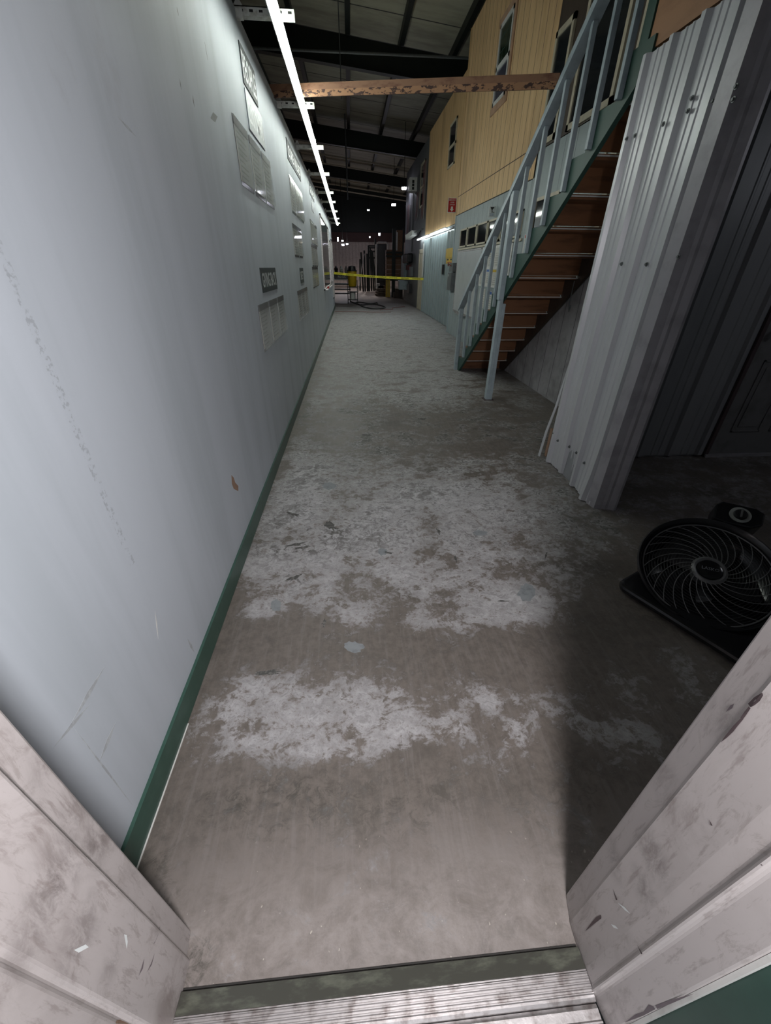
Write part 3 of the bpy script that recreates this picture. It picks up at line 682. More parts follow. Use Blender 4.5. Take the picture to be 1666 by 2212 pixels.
# ------------------------------------------------------------------ office block on the right
XO = 2.70
struct(MB().box(XO, XO + .12, 7.25, 12.1, 0, 2.66).build('wall_right', M_OFFICE))
ZL = lambda y: .685 * (7.175 - y)
struct(MB().prism([(XO, 7.25, 0), (XO, 7.25, 2.95), (XO, 3.44, 2.95), (XO, 3.44, ZL(3.44)), (XO, 7.175, 0)], (.12, 0, 0)).build('wall_right_behind_stairs', M_OFFICE))
struct(MB().prism([(XO, 7.17, 0), (XO, 3.44, ZL(3.44) - .004), (XO, 3.44, 0)], (.12, 0, 0)).build('wall_right_under_stairs', M_UNDER))
struct(MB().box(XO, XO + .12, 7.2, 12.1, 2.665, 5.80).build('wall_right_plywood', M_PLY))
struct(MB().box(XO + .0, XO + .12, 3.2, 7.19, 2.96, 5.8).build('wall_right_unlit', M_DARKWOOD))  # near-black boards stand in for the shade of an unlit wooden opening
struct(MB().box(XO - .01, 2.96, 12.101, 12.16, 2.66, 5.80).build('wall_right_return', M_PLYFAR))
struct(MB().box(XO - .015, 2.96, 12.101, 12.16, 0, 2.659).build('wall_right_corner', M_GREYPW))
struct(MB().box(XO - .008, XO - .0005, 7.27, 12.1, 2.655, 2.668).build('trim_3', M_SLOT))
XF = 2.95
struct(MB().box(XF, XF + .12, 12.16, 18.5, 2.60, 5.58).build('wall_right_far_plywood', M_PLYFAR))
struct(MB().box(XF + .01, XF + .12, 18.5, 25.2, 0, 5.5).build('wall_right_charcoal', M_DARKWALL))
# sliding ribbed metal door
d3 = thing('sliding_metal_door', (XF, 15.5, 0), 'grey green ribbed metal sliding door under two tube lights on the right', 'door')
m = MB(); m.corr((XF, 12.17), (XF, 18.45), .01, 2.46, rib=.43, h=.055, minor=False, out=(-1, 0, 0)); m.build('ribbed_sheet', M_GMETAL, d3)
box('backing', M_GMETAL, d3, XF + .004, XF + .12, 12.17, 18.49, 0, 2.59)
box('rail', M_BLACKSTEEL, d3, XF - .04, XF - .0, 12.2, 18.4, 2.50, 2.54)
p = at_x(957, 582, XF - .05); m = MB(); m.box(XF - .075, XF - .034, p.y - .07, p.y + .07, p.z - .13, p.z + .13); m.build('handle', M_BLACK, d3)
for (a, b, lab) in ((14.0, 16.55, 'nearer of the two tube lights over the ribbed sliding door'), (16.95, 19.6, 'farther of the two tube lights over the ribbed sliding door')):
    r = thing('door_tube_light', (2.82, a, 2.55), lab, 'light', 'tube lights over the ribbed sliding door')
    box('housing', M_WHITE, r, 2.80, 2.85, a, b, 2.545, 2.57); box('tube', E_LED2, r, 2.80, 2.85, a + .02, b - .02, 2.505, 2.543)
    box('hanger', M_GREYBOX, r, 2.85, XF, a + .3, a + .33, 2.56, 2.575)
# personnel door trim at the corner of the charcoal wall
d4 = bpy.data.objects.new('door_3', None); col.objects.link(d4); d4['_b'] = (XF, 19.2, 0); d4['_e'] = 1; d4.location = (XF, 19.2, 0); struct(d4)
m = MB(); m.box(XF - .02, XF + .009, 18.55, 18.67, 0, 2.15).box(XF - .02, XF + .009, 19.6, 19.78, 0, 2.15).box(XF - .02, XF + .009, 18.55, 19.78, 2.06, 2.2); m.build('casing', M_CREAM, d4)
box('leaf', M_CREAM, d4, XF - .005, XF + .009, 18.68, 19.59, 0.01, 2.05)

# windows
def window(idx, X, y0, y1, z0, z1, frame, glass, sash=True, lower=None, grid=False, trim=None, f=.05, d=.03):
    r = bpy.data.objects.new('window_%d' % idx, None); col.objects.link(r); r['_b'] = (X, y0, z0); r['_e'] = 1; r.location = (X, y0, z0); struct(r)
    X2 = X - d
    m = MB(); m.box(X2, X - .0005, y0, y1, z0, z0 + f).box(X2, X - .0005, y0, y1, z1 - f, z1).box(X2, X - .0005, y0, y0 + f, z0, z1).box(X2, X - .0005, y1 - f, y1, z0, z1)
    zm = z0 + (z1 - z0) * .47
    if sash: m.box(X2, X - .0005, y0, y1, zm - .03, zm + .03)
    m.build('frame', frame, r)
    if sash:
        box('upper_pane', glass, r, X - .015, X - .005, y0 + f, y1 - f, zm + .03, z1 - f); box('lower_pane', lower or glass, r, X - .012, X - .003, y0 + f, y1 - f, z0 + f, zm - .03)
    else: box('pane', glass, r, X - .015, X - .005, y0 + f, y1 - f, z0 + f, z1 - f)
    if grid:
        m = MB()
        for k in (1, 2): yq = y0 + (y1 - y0) * k / 3; m.box(X - .0165, X - .0155, yq - .004, yq + .004, zm + .03, z1 - f)
        for k in (1, 2): zq = zm + (z1 - zm) * k / 3; m.box(X - .0165, X - .0155, y0 + f, y1 - f, zq - .004, zq + .004)
        m.build('muntins', M_GREEN2, r)
    if trim:
        m = MB(); g = .1
        m.box(X - .02, X - .0005, y0 - .02, y1 + g, z0 - g, z0 - .001).box(X - .02, X - .0005, y0 - g, y0 - .001, z0 - g, z1 + g).box(X - .02, X - .0005, y0, y1 + g, z1 + .001, z1 + g).box(X - .02, X - .0005, y1 + .001, y1 + g * .6, z0, z1)
        m.build('casing', trim, r)
    return r
M_TRIMW = simple('pinkish_pine_casing', (.46, .29, .19), .6)
window(1, XO, 9.12, 9.80, 4.03, 5.03, M_WHITE, M_GLASSG, lower=M_GLASSP, grid=True, trim=M_TRIMW)
window(2, XF, 14.0, 14.85, 3.98, 4.93, M_CREAM, M_GLASS, lower=M_GLASS, trim=None)
i = 3
for (a, b) in ((10.78, 11.42), (10.0, 10.72), (9.22, 9.94), (8.44, 9.16), (7.40, 8.36)):
    window(i, XO, a, b, 1.97, 2.33, M_CREAM, M_GLASS, sash=False, f=.03); i += 1
window(i, XO, 6.15, 6.95, 1.75, 2.40, M_CREAM, M_GLASS, sash=False, f=.04); i += 1
window(i, XO, 6.66, 7.16, 2.98, 4.06, M_CREAM, M_GLASS, sash=False, f=.06); i += 1
window(i, XO, 5.35, 6.35, 2.97, 4.1, M_CREAM, M_GLASS, sash=False, f=.06); i += 1
window(i, XO, 4.55, 5.25, 2.35, 2.93, M_CREAM, M_OFFICE, sash=False, f=.04); i += 1
struct(box('trim_4', M_CREAM, None, XO - .025, XO - .0006, 7.3, 11.55, 1.92, 1.955))

# signs, boxes and boards on the right wall
def rsign(name, X, y0, y1, z0, z1, face, lab, cat='sign', border=None):
    """y0 is the end nearer the camera; the face looks towards -X"""
    r = thing(name, (X, (y0 + y1) / 2, z0), lab, cat)
    if border:
        box('border', border, r, X - .006, X - .0005, y0, y1, z0, z1); b = min(y1 - y0, z1 - z0) * .05
        box('panel', face, r, X - .008, X - .0062, y0 + b, y1 - b, z0 + b, z1 - b)
    else: box('panel', face, r, X - .008, X - .0005, y0, y1, z0, z1)
    return r
def rtext(r, X, yl, yr, z0, z1, txt, mat, name='lettering'):
    # seen from -X the reading direction runs towards smaller Y
    lettering(name, txt, mat, r, (X, yl, z0), (0, yr - yl, 0), (0, 0, z1 - z0))
def flag_sign(name, px, Y, face, border, lab):
    """a panel standing out from the wall and facing down the corridor"""
    (x0, y0), (x1, y1) = px; a_ = at_y(x0, y1, Y); b_ = at_y(x1, y0, Y); g = (b_.x - a_.x) * .06
    r = thing(name, ((a_.x + b_.x) / 2, Y, a_.z), lab, 'sign')
    box('border', border, r, a_.x, b_.x, Y, Y + .006, a_.z, b_.z); box('panel', face, r, a_.x + g, b_.x - g, Y - .002, Y - .0002, a_.z + g, b_.z - g)
    return r, a_, b_
def ftext(r, a_, b_, Y, u0, u1, v0, v1, txt, mat):
    w_ = b_.x - a_.x; h_ = b_.z - a_.z
    lettering('lettering', txt, mat, r, (a_.x + w_ * u0, Y, a_.z + h_ * v0), (w_ * (u1 - u0), 0, 0), (0, 0, h_ * (v1 - v0)))
Y = 13.33
r, a_, b_ = flag_sign('emergency_sign', ((966.5, 427.5), (987.5, 459.5)), Y, M_RED, M_LETTER, 'red emergency alarm station sign with a white down arrow, before the plywood')
ftext(r, a_, b_, Y - .003, .1, .9, .80, .90, 'EMERGENCY', M_LETTER); ftext(r, a_, b_, Y - .003, .28, .72, .65, .75, 'ALARM', M_LETTER); ftext(r, a_, b_, Y - .003, .22, .78, .50, .60, 'STATION', M_LETTER)
m = MB(); xc = (a_.x + b_.x) / 2; w_ = b_.x - a_.x; h_ = b_.z - a_.z
m.prism([(xc + u * w_, Y - .004, a_.z + v * h_) for u, v in ((-.12, .42), (.12, .42), (.12, .25), (.24, .25), (0, .08), (-.24, .25), (-.12, .25))], (0, .0015, 0)); m.build('arrow', M_LETTER, r)
Y = 8.86
r, a_, b_ = flag_sign('tornado_shelter_sign', ((1055, 445), (1071.5, 468.5)), Y, M_LETTER, M_LETTER, 'small white sign with a black tornado over blue lettering, above the office windows')
m = MB(); w_ = b_.x - a_.x; h_ = b_.z - a_.z
m.prism([(a_.x + u * w_, Y - .004, a_.z + v * h_) for u, v in ((.18, .90), (.80, .90), (.76, .80), (.60, .72), (.52, .62), (.58, .50), (.60, .38), (.46, .38), (.44, .52), (.38, .66), (.24, .80))], (0, .0015, 0))
m.prism([(a_.x + u * w_, Y - .004, a_.z + v * h_) for u, v in ((.68, .38), (.88, .38), (.78, .50))], (0, .0015, 0)); m.build('tornado_symbol', M_TXT, r)
ftext(r, a_, b_, Y - .003, .14, .86, .22, .32, 'TORNADO', M_BLUE); ftext(r, a_, b_, Y - .003, .2, .8, .10, .18, 'SHELTER', M_BLUE)
r = thing('emergency_alarm_box', (XO, 11.8, 1.65), 'yellow alarm panel with black and red print mounted on a wooden post face', 'alarm')
XA = XF - .075
ya = at_x(980, 545, XA).y; yb = at_x(966, 545, XA).y
box('yellow_cover', M_YELLOW, r, XA - .03, XF - .057, ya, yb, 1.80, 2.03); box('notice', M_YELLOW, r, XA - .01, XF - .0575, ya, yb, 1.66, 1.795)
m = MB(); m.box(XA - .012, XA - .0105, ya + .1, ya + .3, 1.74, 1.775).box(XA - .012, XA - .0105, yb - .35, yb - .12, 1.74, 1.775); m.build('print', M_TXT, r); box('red_stripe', M_RED, r, XA - .012, XA - .0105, ya + .1, yb - .2, 1.68, 1.70)
ya = at_x(984, 600, XO).y + .32
tag(MB().box(XO - .10, XO - .0005, 11.62, 12.05, 1.47, 1.66).build('switch_box', M_GREYBOX, bevel=.005), 'dark control box with a red cable above the grey electrical box', 'electrical box')
r = thing('electrical_box', (XO, 11.8, 1.05), 'tall grey electrical box low on the office corner with a small white label', 'electrical box')
box('housing', M_GREYBOX, r, XO - .11, XO - .0005, 11.66, 12.09, 1.05, 1.45, bevel=.004); box('label', M_LETTER, r, XO - .112, XO - .1103, 12.0, 12.04, 1.36, 1.41)
tag(MB().tube([(XO - .12, 11.75, 1.60), (XO - .15, 11.85, 1.63), (XO - .14, 12.0, 1.60), (XO - .13, 12.06, 1.66)], .012).build('red_cable', M_CORD), 'short red cable looped over the dark control box', 'cable')
r = thing('whiteboard', (XO, 10.5, .58), 'large blank whiteboard on the grey office wall beside the electrical box', 'whiteboard')
box('face', M_BOARD, r, XO - .015, XO - .0005, 9.45, 11.52, .62, 1.88); m = MB(); m.box(XO - .022, XO - .0005, 9.45, 11.55, .585, .618).box(XO - .022, XO - .0005, 11.522, 11.55, .62, 1.9).box(XO - .022, XO - .0005, 9.45, 11.52, 1.882, 1.905); m.build('frame', M_ALU, r)
box('tray', M_ALU, r, XO - .08, XO - .023, 10.2, 11.1, .575, .59)
r = thing('notice_board', (XO, 8.5, 1.25), 'wide notice board on the office wall seen between the stair balusters', 'notice board')
box('board', M_WHITE, r, XO - .02, XO - .0005, 7.65, 9.40, 1.24, 1.91)
def paper(y0, y1, z0, z1, lab, head=None, n=6, X=XO - .02):
    r = thing('posted_notice', (X, (y0 + y1) / 2, z0), lab, 'notice', 'papers posted behind the stair railing')
    box('sheet', M_PAPER, r, X - .003, X - .0005, y0, y1, z0, z1)
    m = MB(); h = (z1 - z0) / (n + 2)
    for k in range(n): m.box(X - .0042, X - .0033, y0 + .03, y1 - .03 - random.uniform(0, .3) * (y1 - y0), z0 + h * (k + .6), z0 + h * (k + .85))
    m.build('printing', M_PRINT, r)
    if head: box('heading', head, r, X - .0045, X - .0032, y0 + .02, y1 - .02, z1 - h * 1.5, z1 - h * .3)
spots = [(9.0, 9.35, 1.60, 1.88, None), (8.6, 8.95, 1.58, 1.86, M_BLUE), (8.2, 8.55, 1.58, 1.87, None), (7.75, 8.12, 1.55, 1.88, None), (9.0, 9.33, 1.27, 1.55, None),
         (8.62, 8.93, 1.30, 1.54, M_BLUE), (8.2, 8.54, 1.27, 1.54, M_YELLOW), (7.74, 8.13, 1.27, 1.52, None)]
wn = ['top row at the far end', 'top row with a blue heading', 'top row, second from the near end', 'top row at the near end', 'bottom row at the far end', 'bottom row with a blue heading', 'bottom row with a yellow heading', 'bottom row at the near end']
for s, n_ in zip(spots, wn): paper(*s[:4], 'printed notice on the board, ' + n_, s[4])
for s, n_ in zip([(8.9, 9.30, .86, 1.20, None), (8.45, 8.80, .86, 1.18, M_BLUE), (8.0, 8.35, .95, 1.2, None)], ['under the far end of the notice board', 'with a blue heading under the middle of the notice board', 'under the near end of the notice board']):
    paper(*s[:4], 'white sheet taped up ' + n_, s[4], X=XO)
p = at_x(1136, 530, XO)
paper(p.y - .25, p.y + .1, p.z - .1, p.z + .14, 'sheet with a red heading pinned up nearer the camera than the notice board', M_RED, X=XO)

# ------------------------------------------------------------------ staircase
RISE, RUN, Y0, NST = .2113, .308, 7.36, 14
S = .685
def zl(y): return S * (7.175 - y)      # lower edge of the stringers
st = thing('staircase', (2.28, 5.4, 0), 'open backed wooden staircase with green stringer and grey railing rising towards the camera', 'staircase')
def stringer(x0, x1, mat, name, yend=3.36):
    pts = [(7.175, 0.0), (7.36, 0.0)]; 
    for k in range(NST):
        y = Y0 - RUN * k; z = RISE * (k + 1) - (.036 if x0 > 2 else 0)
        if y < yend: break
        pts.append((y, z)); pts.append((max(y - RUN, yend), z))
    pts.append((yend, zl(yend)))
    m = MB(); m.prism([(x0, y, z) for y, z in pts], (x1 - x0, 0, 0)); return m.build(name, mat, st)
stringer(1.862, 1.90, M_GREEN2, 'stringer')
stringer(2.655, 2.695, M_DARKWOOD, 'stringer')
m = MB(); m.beam((2.70, 7.3, .02), (2.70, 5.0, .02 + S * 2.3), .012, .07); m.build('wall_trim', M_LUMBER, st)
for k in range(NST):
    y = Y0 - RUN * k; z = RISE * (k + 1)
    yb = max(y - RUN + .012, 3.37)
    if y < 3.5: continue
    m = MB(); m.box(1.902, 2.652, yb, y + .025, z - .036, z); m.build('tread', M_WOOD, st)
    if k > 0: m = MB(); m.box(1.902, 2.653, y - .022, y - .002, z - RISE + .006, z - .037); m.build('riser', M_WOOD, st)
    else: m = MB(); m.box(1.902, 2.653, y - .022, y - .002, .003, z - .037); m.build('riser', M_WOOD, st)
# white strips standing in for the slits of light behind each tread
for k in range(1, NST):
    y = Y0 - RUN * k; z = RISE * k
    if y < 3.5: continue
    m = MB(); m.box(1.903, 2.652, y - .034, y - .0225, z - .024, z - .014); m.build('light_slit_strip', M_WHITE, st)
RC = 1.10
def zr(y): return S * (7.175 - y) + RC
m = MB()
prof = [(-.045, -.05), (.045, -.05), (.045, .02), (.032, .042), (0, .05), (-.032, .042), (-.045, .02)]
ya, yb = 7.33, 3.4
m.prism([(1.835 + a, ya, zr(ya) + b) for a, b in prof], (0, yb - ya, zr(yb) - zr(ya))); m.build('handrail', M_GREYPW, st, smooth=True)
by = [6.875, 6.545, 6.234, 5.941, 5.636, 5.15, 4.82, 4.51, 4.20, 3.89, 3.60]
for y in by:
    z0 = zl(y) + .075
    m = MB(); m.box(1.822, 1.8605, y - .02, y + .02, z0, zr(y) - .052); m.build('baluster', M_GREYP, st, bevel=.003)
m = MB(); m.box(1.805, 1.86, 7.24, 7.33, 0, zr(7.28) - .05); m.build('newel_post', M_GREYP, st, bevel=.004)
m = MB(); m.box(1.865, 1.90, 7.365, 7.41, 0, 1.0); m.build('newel_post', M_GREYPW, st, bevel=.004)
m = MB(); m.box(1.815, 1.8615, 5.345, 5.435, 0.006, zl(5.39)).box(1.80, 1.861, 5.345, 5.435, zl(5.39), zr(5.39) - .052).box(1.8615, 1.90, 5.345, 5.435, .006, zl(5.435) - .01); m.build('support_post', M_GREYPW, st, bevel=.004)
m = MB(); m.box(1.79, 1.92, 5.32, 5.46, 0, .006); m.build('post_foot', M_GOUGE, st)
m = MB(); m.box(2.64, 2.69, 3.75, 3.86, RISE * 12, 4.3); m.build('inner_post', M_CREAM, st)
m = MB(); m.box(2.64, 2.69, 4.95, 5.05, RISE * 8, 3.9); m.build('inner_post', M_CREAM, st)
m = MB(); m.box(1.865, 1.96, 3.445, 3.54, 2.62, 4.3); m.build('landing_post', M_GREEN2, st)
# beam across the corridor
r = thing('wooden_beam', (.57, 5.26, 3.0), 'rough chewed wooden beam spanning the corridor from grey wall to stair handrail', 'beam')
a = V(-.80, 5.80, 3.076); b = V(1.86, 4.75, 2.935)
m = MB(); m.beam(a, b, .05, .088); m.build('board', M_LUMBER, r)
m = MB(); m.beam(a + V(0, -.027, -.03), b + V(0, -.027, -.03), .003, .05); m.build('chewed_edge', M_CHIPW, r)
# hook and cable under the stairs
tag(MB().tube([(2.60, 5.14, 1.435), (2.60, 5.14, 1.22), (2.60, 5.12, 1.15), (2.59, 5.09, 1.12), (2.58, 5.06, 1.15), (2.58, 5.06, 1.19)], .006).build('hanging_hook', M_GREYBOX), 'thin dark wire with a hook hanging beneath the stair treads', 'hook')

# ------------------------------------------------------------------ roof
def zroof(x): return 7.07 - .107 * x
struct(MB().prism([(-12, -1, zroof(-12) + .2), (7, -1, zroof(7) + .2), (7, -1, zroof(7) + .3), (-12, -1, zroof(-12) + .3)], (0, 46, 0)).build('ceiling', M_ROOF))
for k, x in enumerate([.15 + 1.52 * j for j in range(-6, 4)]):
    m = MB(); m.box(x - .065, x + .065, -1, 44, zroof(x) - .0, zroof(x) + .2); struct(m.build('trim_%d' % (10 + k), M_BLACKSTEEL))
for k, Y in enumerate((7.9, 16.4, 25.3, 33.5, 41.3)):
    m = MB()
    m.prism([(-12, Y, zroof(-12) - .75), (6.8, Y, zroof(6.8) - .55), (6.8, Y, zroof(6.8) - .005), (-12, Y, zroof(-12) - .005)], (0, .02, 0))
    m.prism([(-12, Y - .1, zroof(-12) - .77), (6.8, Y - .1, zroof(6.8) - .57), (6.8, Y - .1, zroof(6.8) - .55), (-12, Y - .1, zroof(-12) - .75)], (0, .22, 0))
    struct(m.build('trim_%d' % (30 + k), M_BLACKSTEEL))
tag(MB().cyl((-8, 15.9, 6.56), (5, 15.9, 6.56), .03).build('ceiling_pipe', M_GREYBOX), 'thin horizontal pipe crossing before the nearest roof beam', 'pipe')
tag(MB().cyl((-.07, 14.6, zroof(-.07) + .2), (-.07, 14.6, 5.3), .012, 8).build('hanging_cable', M_GREYBOX), 'thin cable hanging from the roof left of centre', 'cable')
tag(MB().cyl((-.0, 24.0, zroof(0) + .2), (-.0, 24.0, 4.3), .03, 8).build('hanging_conduit', M_GREYBOX), 'vertical dark conduit dropping from the second roof beam', 'conduit')
# far hall shell
struct(MB().corr((-8.0, 43.6), (7.0, 43.6), 0, 3.55, rib=.305, h=.04, minor=False, out=(0, -1, 0)).build('wall_far', M_FARMETAL))
struct(MB().box(-12, 7, 43.4, 43.62, 3.5, 4.2).build('trim_5', M_REDSTEEL))
struct(MB().box(-12, 7, 43.7, 43.8, 0, 8.5).build('wall_far_upper', M_BLACKSTEEL))
struct(MB().box(-12.1, -12, -1, 44, 0, 8.5).build('wall_left_far', M_DARKWALL))
struct(MB().box(7, 7.1, -1, 44, 0, 8.5).build('wall_right_outer', M_DARKWALL))
for k in range(7):   # cross girts under the far roof
    Y = 27 + 2.3 * k
    m = MB(); m.beam((-8, Y, zroof(-8) - .35), (6.5, Y, zroof(6.5) - .35), .05, .07); struct(m.build('trim_%d' % (50 + k), M_CREAM))

# ------------------------------------------------------------------ hanging lamps
def lamp(px, py, Y, wpx, hpx, lab, mat=E_FAR, n=1, drop=True):
    wpx *= .8; hpx *= .7
    c = at_y(px, py, Y); s = Y * .85 / FPX
    r = thing('hanging_lamp', c, lab, 'lamp', 'small lamps glowing far down the hall')
    m = MB(); ww = wpx * s / n
    for k in range(n):
        x0 = c.x + (k - n / 2) * ww; m.box(x0 + ww * .12, x0 + ww * .88, Y, Y + .2, c.z - hpx * s / 2, c.z + hpx * s / 2)
    m.build('bulb', mat, r)
    box('shade', M_BLACKSTEEL, r, c.x - wpx * s / 2, c.x + wpx * s / 2, Y - .02, Y + .22, c.z + hpx * s / 2, c.z + hpx * s / 2 + .05)
    if drop: MB().cyl((c.x, Y + .1, c.z + hpx * s / 2 + .05), (c.x, Y + .1, zroof(c.x) + .2), .012, 6).build('cord', M_SLOT, r)
lamp(873.5, 406, 23.5, 12, 4.5, 'triple bulb white lamp hanging nearest the charcoal wall', n=3)
lamp(851, 442, 29, 11, 4, 'twin bulb white lamp below and left of the triple one', n=2)
lamp(796, 453.5, 34, 7, 2, 'small bluish lamp at the middle of the dark roof')
lamp(799, 512, 40, 4, 2.5, 'dim lamp low over the far wall, left of the slanted one')
lamp(820, 506, 38, 5, 5, 'slanted bright lamp low over the far wall')
lamp(811, 518, 41, 3, 3, 'tiny warm lamp beside the rack before the far wall', mat=E_FARW)
lamp(730, 517, 38, 4, 9, 'slim tilted lamp just right of the grey wall end')
lamp(741, 529, 36, 8, 5, 'wide bright lamp in the cluster before the pale far wall')
lamp(750, 527, 36.5, 6, 3, 'right hand lamp of the cluster before the pale far wall')
lamp(740, 520, 37, 6, 2.5, 'upper lamp of the cluster before the pale far wall')

# ------------------------------------------------------------------ far end: cart, vacuum, tape, stock
def sc(Y): return Y * .85 / FPX
def pbox(mb, x0, y0, x1, y1, Y, depth):
    a = at_y(x0, y1, Y); b = at_y(x1, y0, Y); mb.box(a.x, b.x, Y, Y + depth, max(0.0, a.z), b.z); return mb
def fbox(mb, x0, x1, z0, z1, Y, depth): mb.box(x0, x1, Y, Y + depth, z0, z1); return mb
# vacuum on a dolly
Yv = 22.6
c = at_y(761, 600, Yv); r = thing('shop_vacuum', (c.x, Yv, 0), 'yellow drum vacuum with a black lid on a black wheeled cart', 'vacuum')
zb = at_y(761, 619, Yv).z; zt = at_y(761, 586, Yv).z; zl2 = at_y(761, 575, Yv).z
R0 = 10 * sc(Yv)
m = MB(); m.lathe([(R0 * .72, zb), (R0 * .9, zb + .05), (R0, zt)], (c.x, Yv, 0)); m.build('drum', M_YELLOW, r, smooth=True)
m = MB(); m.lathe([(R0 * 1.08, zt), (R0 * 1.08, zt + .04), (R0 * .85, zt + .06), (R0 * .75, zl2), (R0 * .3, zl2 + .02)], (c.x, Yv, 0)); m.build('lid', M_BLACK, r, smooth=True)
m = MB(); h = .12
for sx in (-1, 1):
    for sy in (-1, 1): m.beam((c.x + sx * .24, Yv + sy * .22, .1), (c.x + sx * .24, Yv + sy * .22, 1.0 if sy > 0 else zb + .1), .03, .03, up=(0, 1, 0))
for z in (.16, .5, zb - .02): m.box(c.x - .25, c.x + .25, Yv - .24, Yv + .24, z - .015, z + .015)
m.build('cart_frame', M_BLACKSTEEL, r)
for sx in (-1, 1):
    for sy in (-1, 1): MB().cyl((c.x + sx * .24 - .02, Yv + sy * .2, .07), (c.x + sx * .24 + .02, Yv + sy * .2, .07), .07).build('wheel', M_BLACK, r)
m = MB(); m.cyl((c.x - .0, Yv - .05, .18), (c.x, Yv - .05, .48), .14); m.build('bucket', M_WHITE, r)
def floor_path(pts, z=.02): return [at_z(px, py, z) for px, py in pts]
def smooth_path(P, n=6):
    out = []
    for i in range(len(P) - 1):
        p0 = P[max(i - 1, 0)]; p1 = P[i]; p2 = P[i + 1]; p3 = P[min(i + 2, len(P) - 1)]
        for k in range(n):
            t_ = k / n; out.append(.5 * ((2 * p1) + (-p0 + p2) * t_ + (2 * p0 - 5 * p1 + 4 * p2 - p3) * t_ ** 2 + (-p0 + 3 * p1 - 3 * p2 + p3) * t_ ** 3))
    return out + [P[-1]]
tag(MB().tube(smooth_path(floor_path([(758, 650), (762, 653), (775, 657), (784, 662), (800, 666), (820, 666.5), (832, 664.5), (828, 661), (812, 657.5), (795, 657), (782, 658.5), (768, 655), (772, 652.5), (785, 653.5), (800, 656), (815, 654), (816, 656.5)], .03)), .026, 8).build('vacuum_hose', M_HOSE, smooth=True), 'black corrugated hose coiled on the floor before the yellow vacuum', 'hose')
tag(MB().tube(smooth_path(floor_path([(724, 673), (760, 672.5), (800, 674), (845, 674)], .01)), .008, 6).build('extension_cord', M_CORD), 'dull red cord lying straight across the floor at the far end', 'cord')
tag(MB().tube(smooth_path(floor_path([(821, 671), (826, 668.5), (848, 668), (849, 664.5), (875, 662.5)], .01)), .008, 6).build('extension_cord', M_CORD), 'short bent red cord on the floor right of the hose', 'cord')
tag(MB().box(-.76, 1.6, 20.3, 20.33, .0, .006).build('floor_joint', M_SLOT), 'dark joint strip across the floor at the far end', 'joint')
# workbench left of the vacuum
Yb = 23.4
r = thing('workbench', (-1.2, Yb, 0), 'metal shelf bench behind the end of the grey wall', 'bench')
zz = [at_y(738, yy_, Yb).z for yy_ in (604, 613, 625, 634)]
m = MB(); m.box(-1.9, .0, Yb, Yb + .6, zz[0] - .03, zz[0] + .02); m.build('top', M_WHITE, r)
m = MB(); m.box(-1.9, .0, Yb, Yb + .6, zz[1] - .06, zz[1] + .02); m.build('apron', M_GREYBOX, r)
for z in (zz[2], zz[3]): MB().box(-1.9, .0, Yb, Yb + .6, z - .03, z + .01).build('shelf', M_BLACKSTEEL, r)
for x in (-1.86, -.04):
    for y in (Yb + .03, Yb + .57): MB().box(x - .02, x + .02, y - .02, y + .02, 0, zz[0] - .03).build('leg', M_BLACKSTEEL, r)
zt0 = zz[0] + .02
r = thing('label_box', (-.55, Yb + .2, zt0), 'black crate with pale lettering on the bench behind the tape', 'crate')
box('body', M_BLACK, r, -1.0, -.12, Yb + .05, Yb + .5, zt0, zt0 + .22); lettering('lettering', 'RIDGID', M_LETTER, r, (-.62, Yb + .045, zt0 + .06), (.42, 0, 0), (0, 0, .1))
random.seed(3)
for k, (x, mt, nm, lb) in enumerate([(-.95, M_REDSTEEL, 'bundle', 'dull red bundle on the crate at the left end of the bench'), (-.70, M_WRAP, 'bundle', 'dark bundle in the middle on top of the crate'), (-.44, M_WHITE, 'plastic_bag', 'crumpled white plastic bag on top of the crate'), (-.19, M_STRIPEW, 'plastic_bag', 'greyish crumpled bag at the right end of the crate')]):
    m = MB(); n = 10; prof = [(.02, 0)] + [(.105 * math.sin(math.pi * (j + .6) / 7) * random.uniform(.8, 1.15), .34 * j / 6) for j in range(0, 6)] + [(.02, .36)]
    m.lathe(prof, (x, Yb + .28, zt0 + .22), n=9); tag(m.build(nm, mt), lb, 'bag' if 'bag' in nm else 'bundle')
# caution tape
a = at_x(692, 588, XL + .006); a = V(XL + .004, 19.68, 1.33); b = V(XF - .06, 18.0, 1.17)
r = thing('caution_tape', ((a.x + b.x) / 2, 18.6, 1.2), 'yellow caution tape with black print stretched across the corridor', 'tape')
n = 24; P = [a.lerp(b, k / n) + V(0, 0, -.03 * math.sin(math.pi * k / n)) for k in range(n + 1)]
m = MB(); hw = .04; vs = []; fs = []
for p in P: vs += [p + V(0, 0, hw), p - V(0, 0, hw), p + V(0, .002, hw), p + V(0, .002, -hw)]
for k in range(n): q = 4 * k; fs += [(q, q + 4, q + 5, q + 1), (q + 2, q + 3, q + 7, q + 6), (q, q + 2, q + 6, q + 4), (q + 1, q + 5, q + 7, q + 3)]
fs += [(0, 1, 3, 2), (4 * n, 4 * n + 2, 4 * n + 3, 4 * n + 1)]
m.add(vs, fs); m.build('ribbon', M_TAPE, r)
m = MB(); word = text_mesh('CAUTION'); dn = text_mesh('DO NOT ENTER')
for k in range(8):
    t0 = .03 + k * .122; tm = word if k % 2 == 0 else dn
    p0 = a.lerp(b, t0) + V(0, 0, -.03 * math.sin(math.pi * (t0 + .04))); p1 = a.lerp(b, t0 + .085) + V(0, 0, -.03 * math.sin(math.pi * (t0 + .04)))
    m.add([p0 + (p1 - p0) * u + V(0, -.004, -.02 + .04 * v) for u, v in tm[0]], tm[1])
m.build('lettering', M_TXT, r)
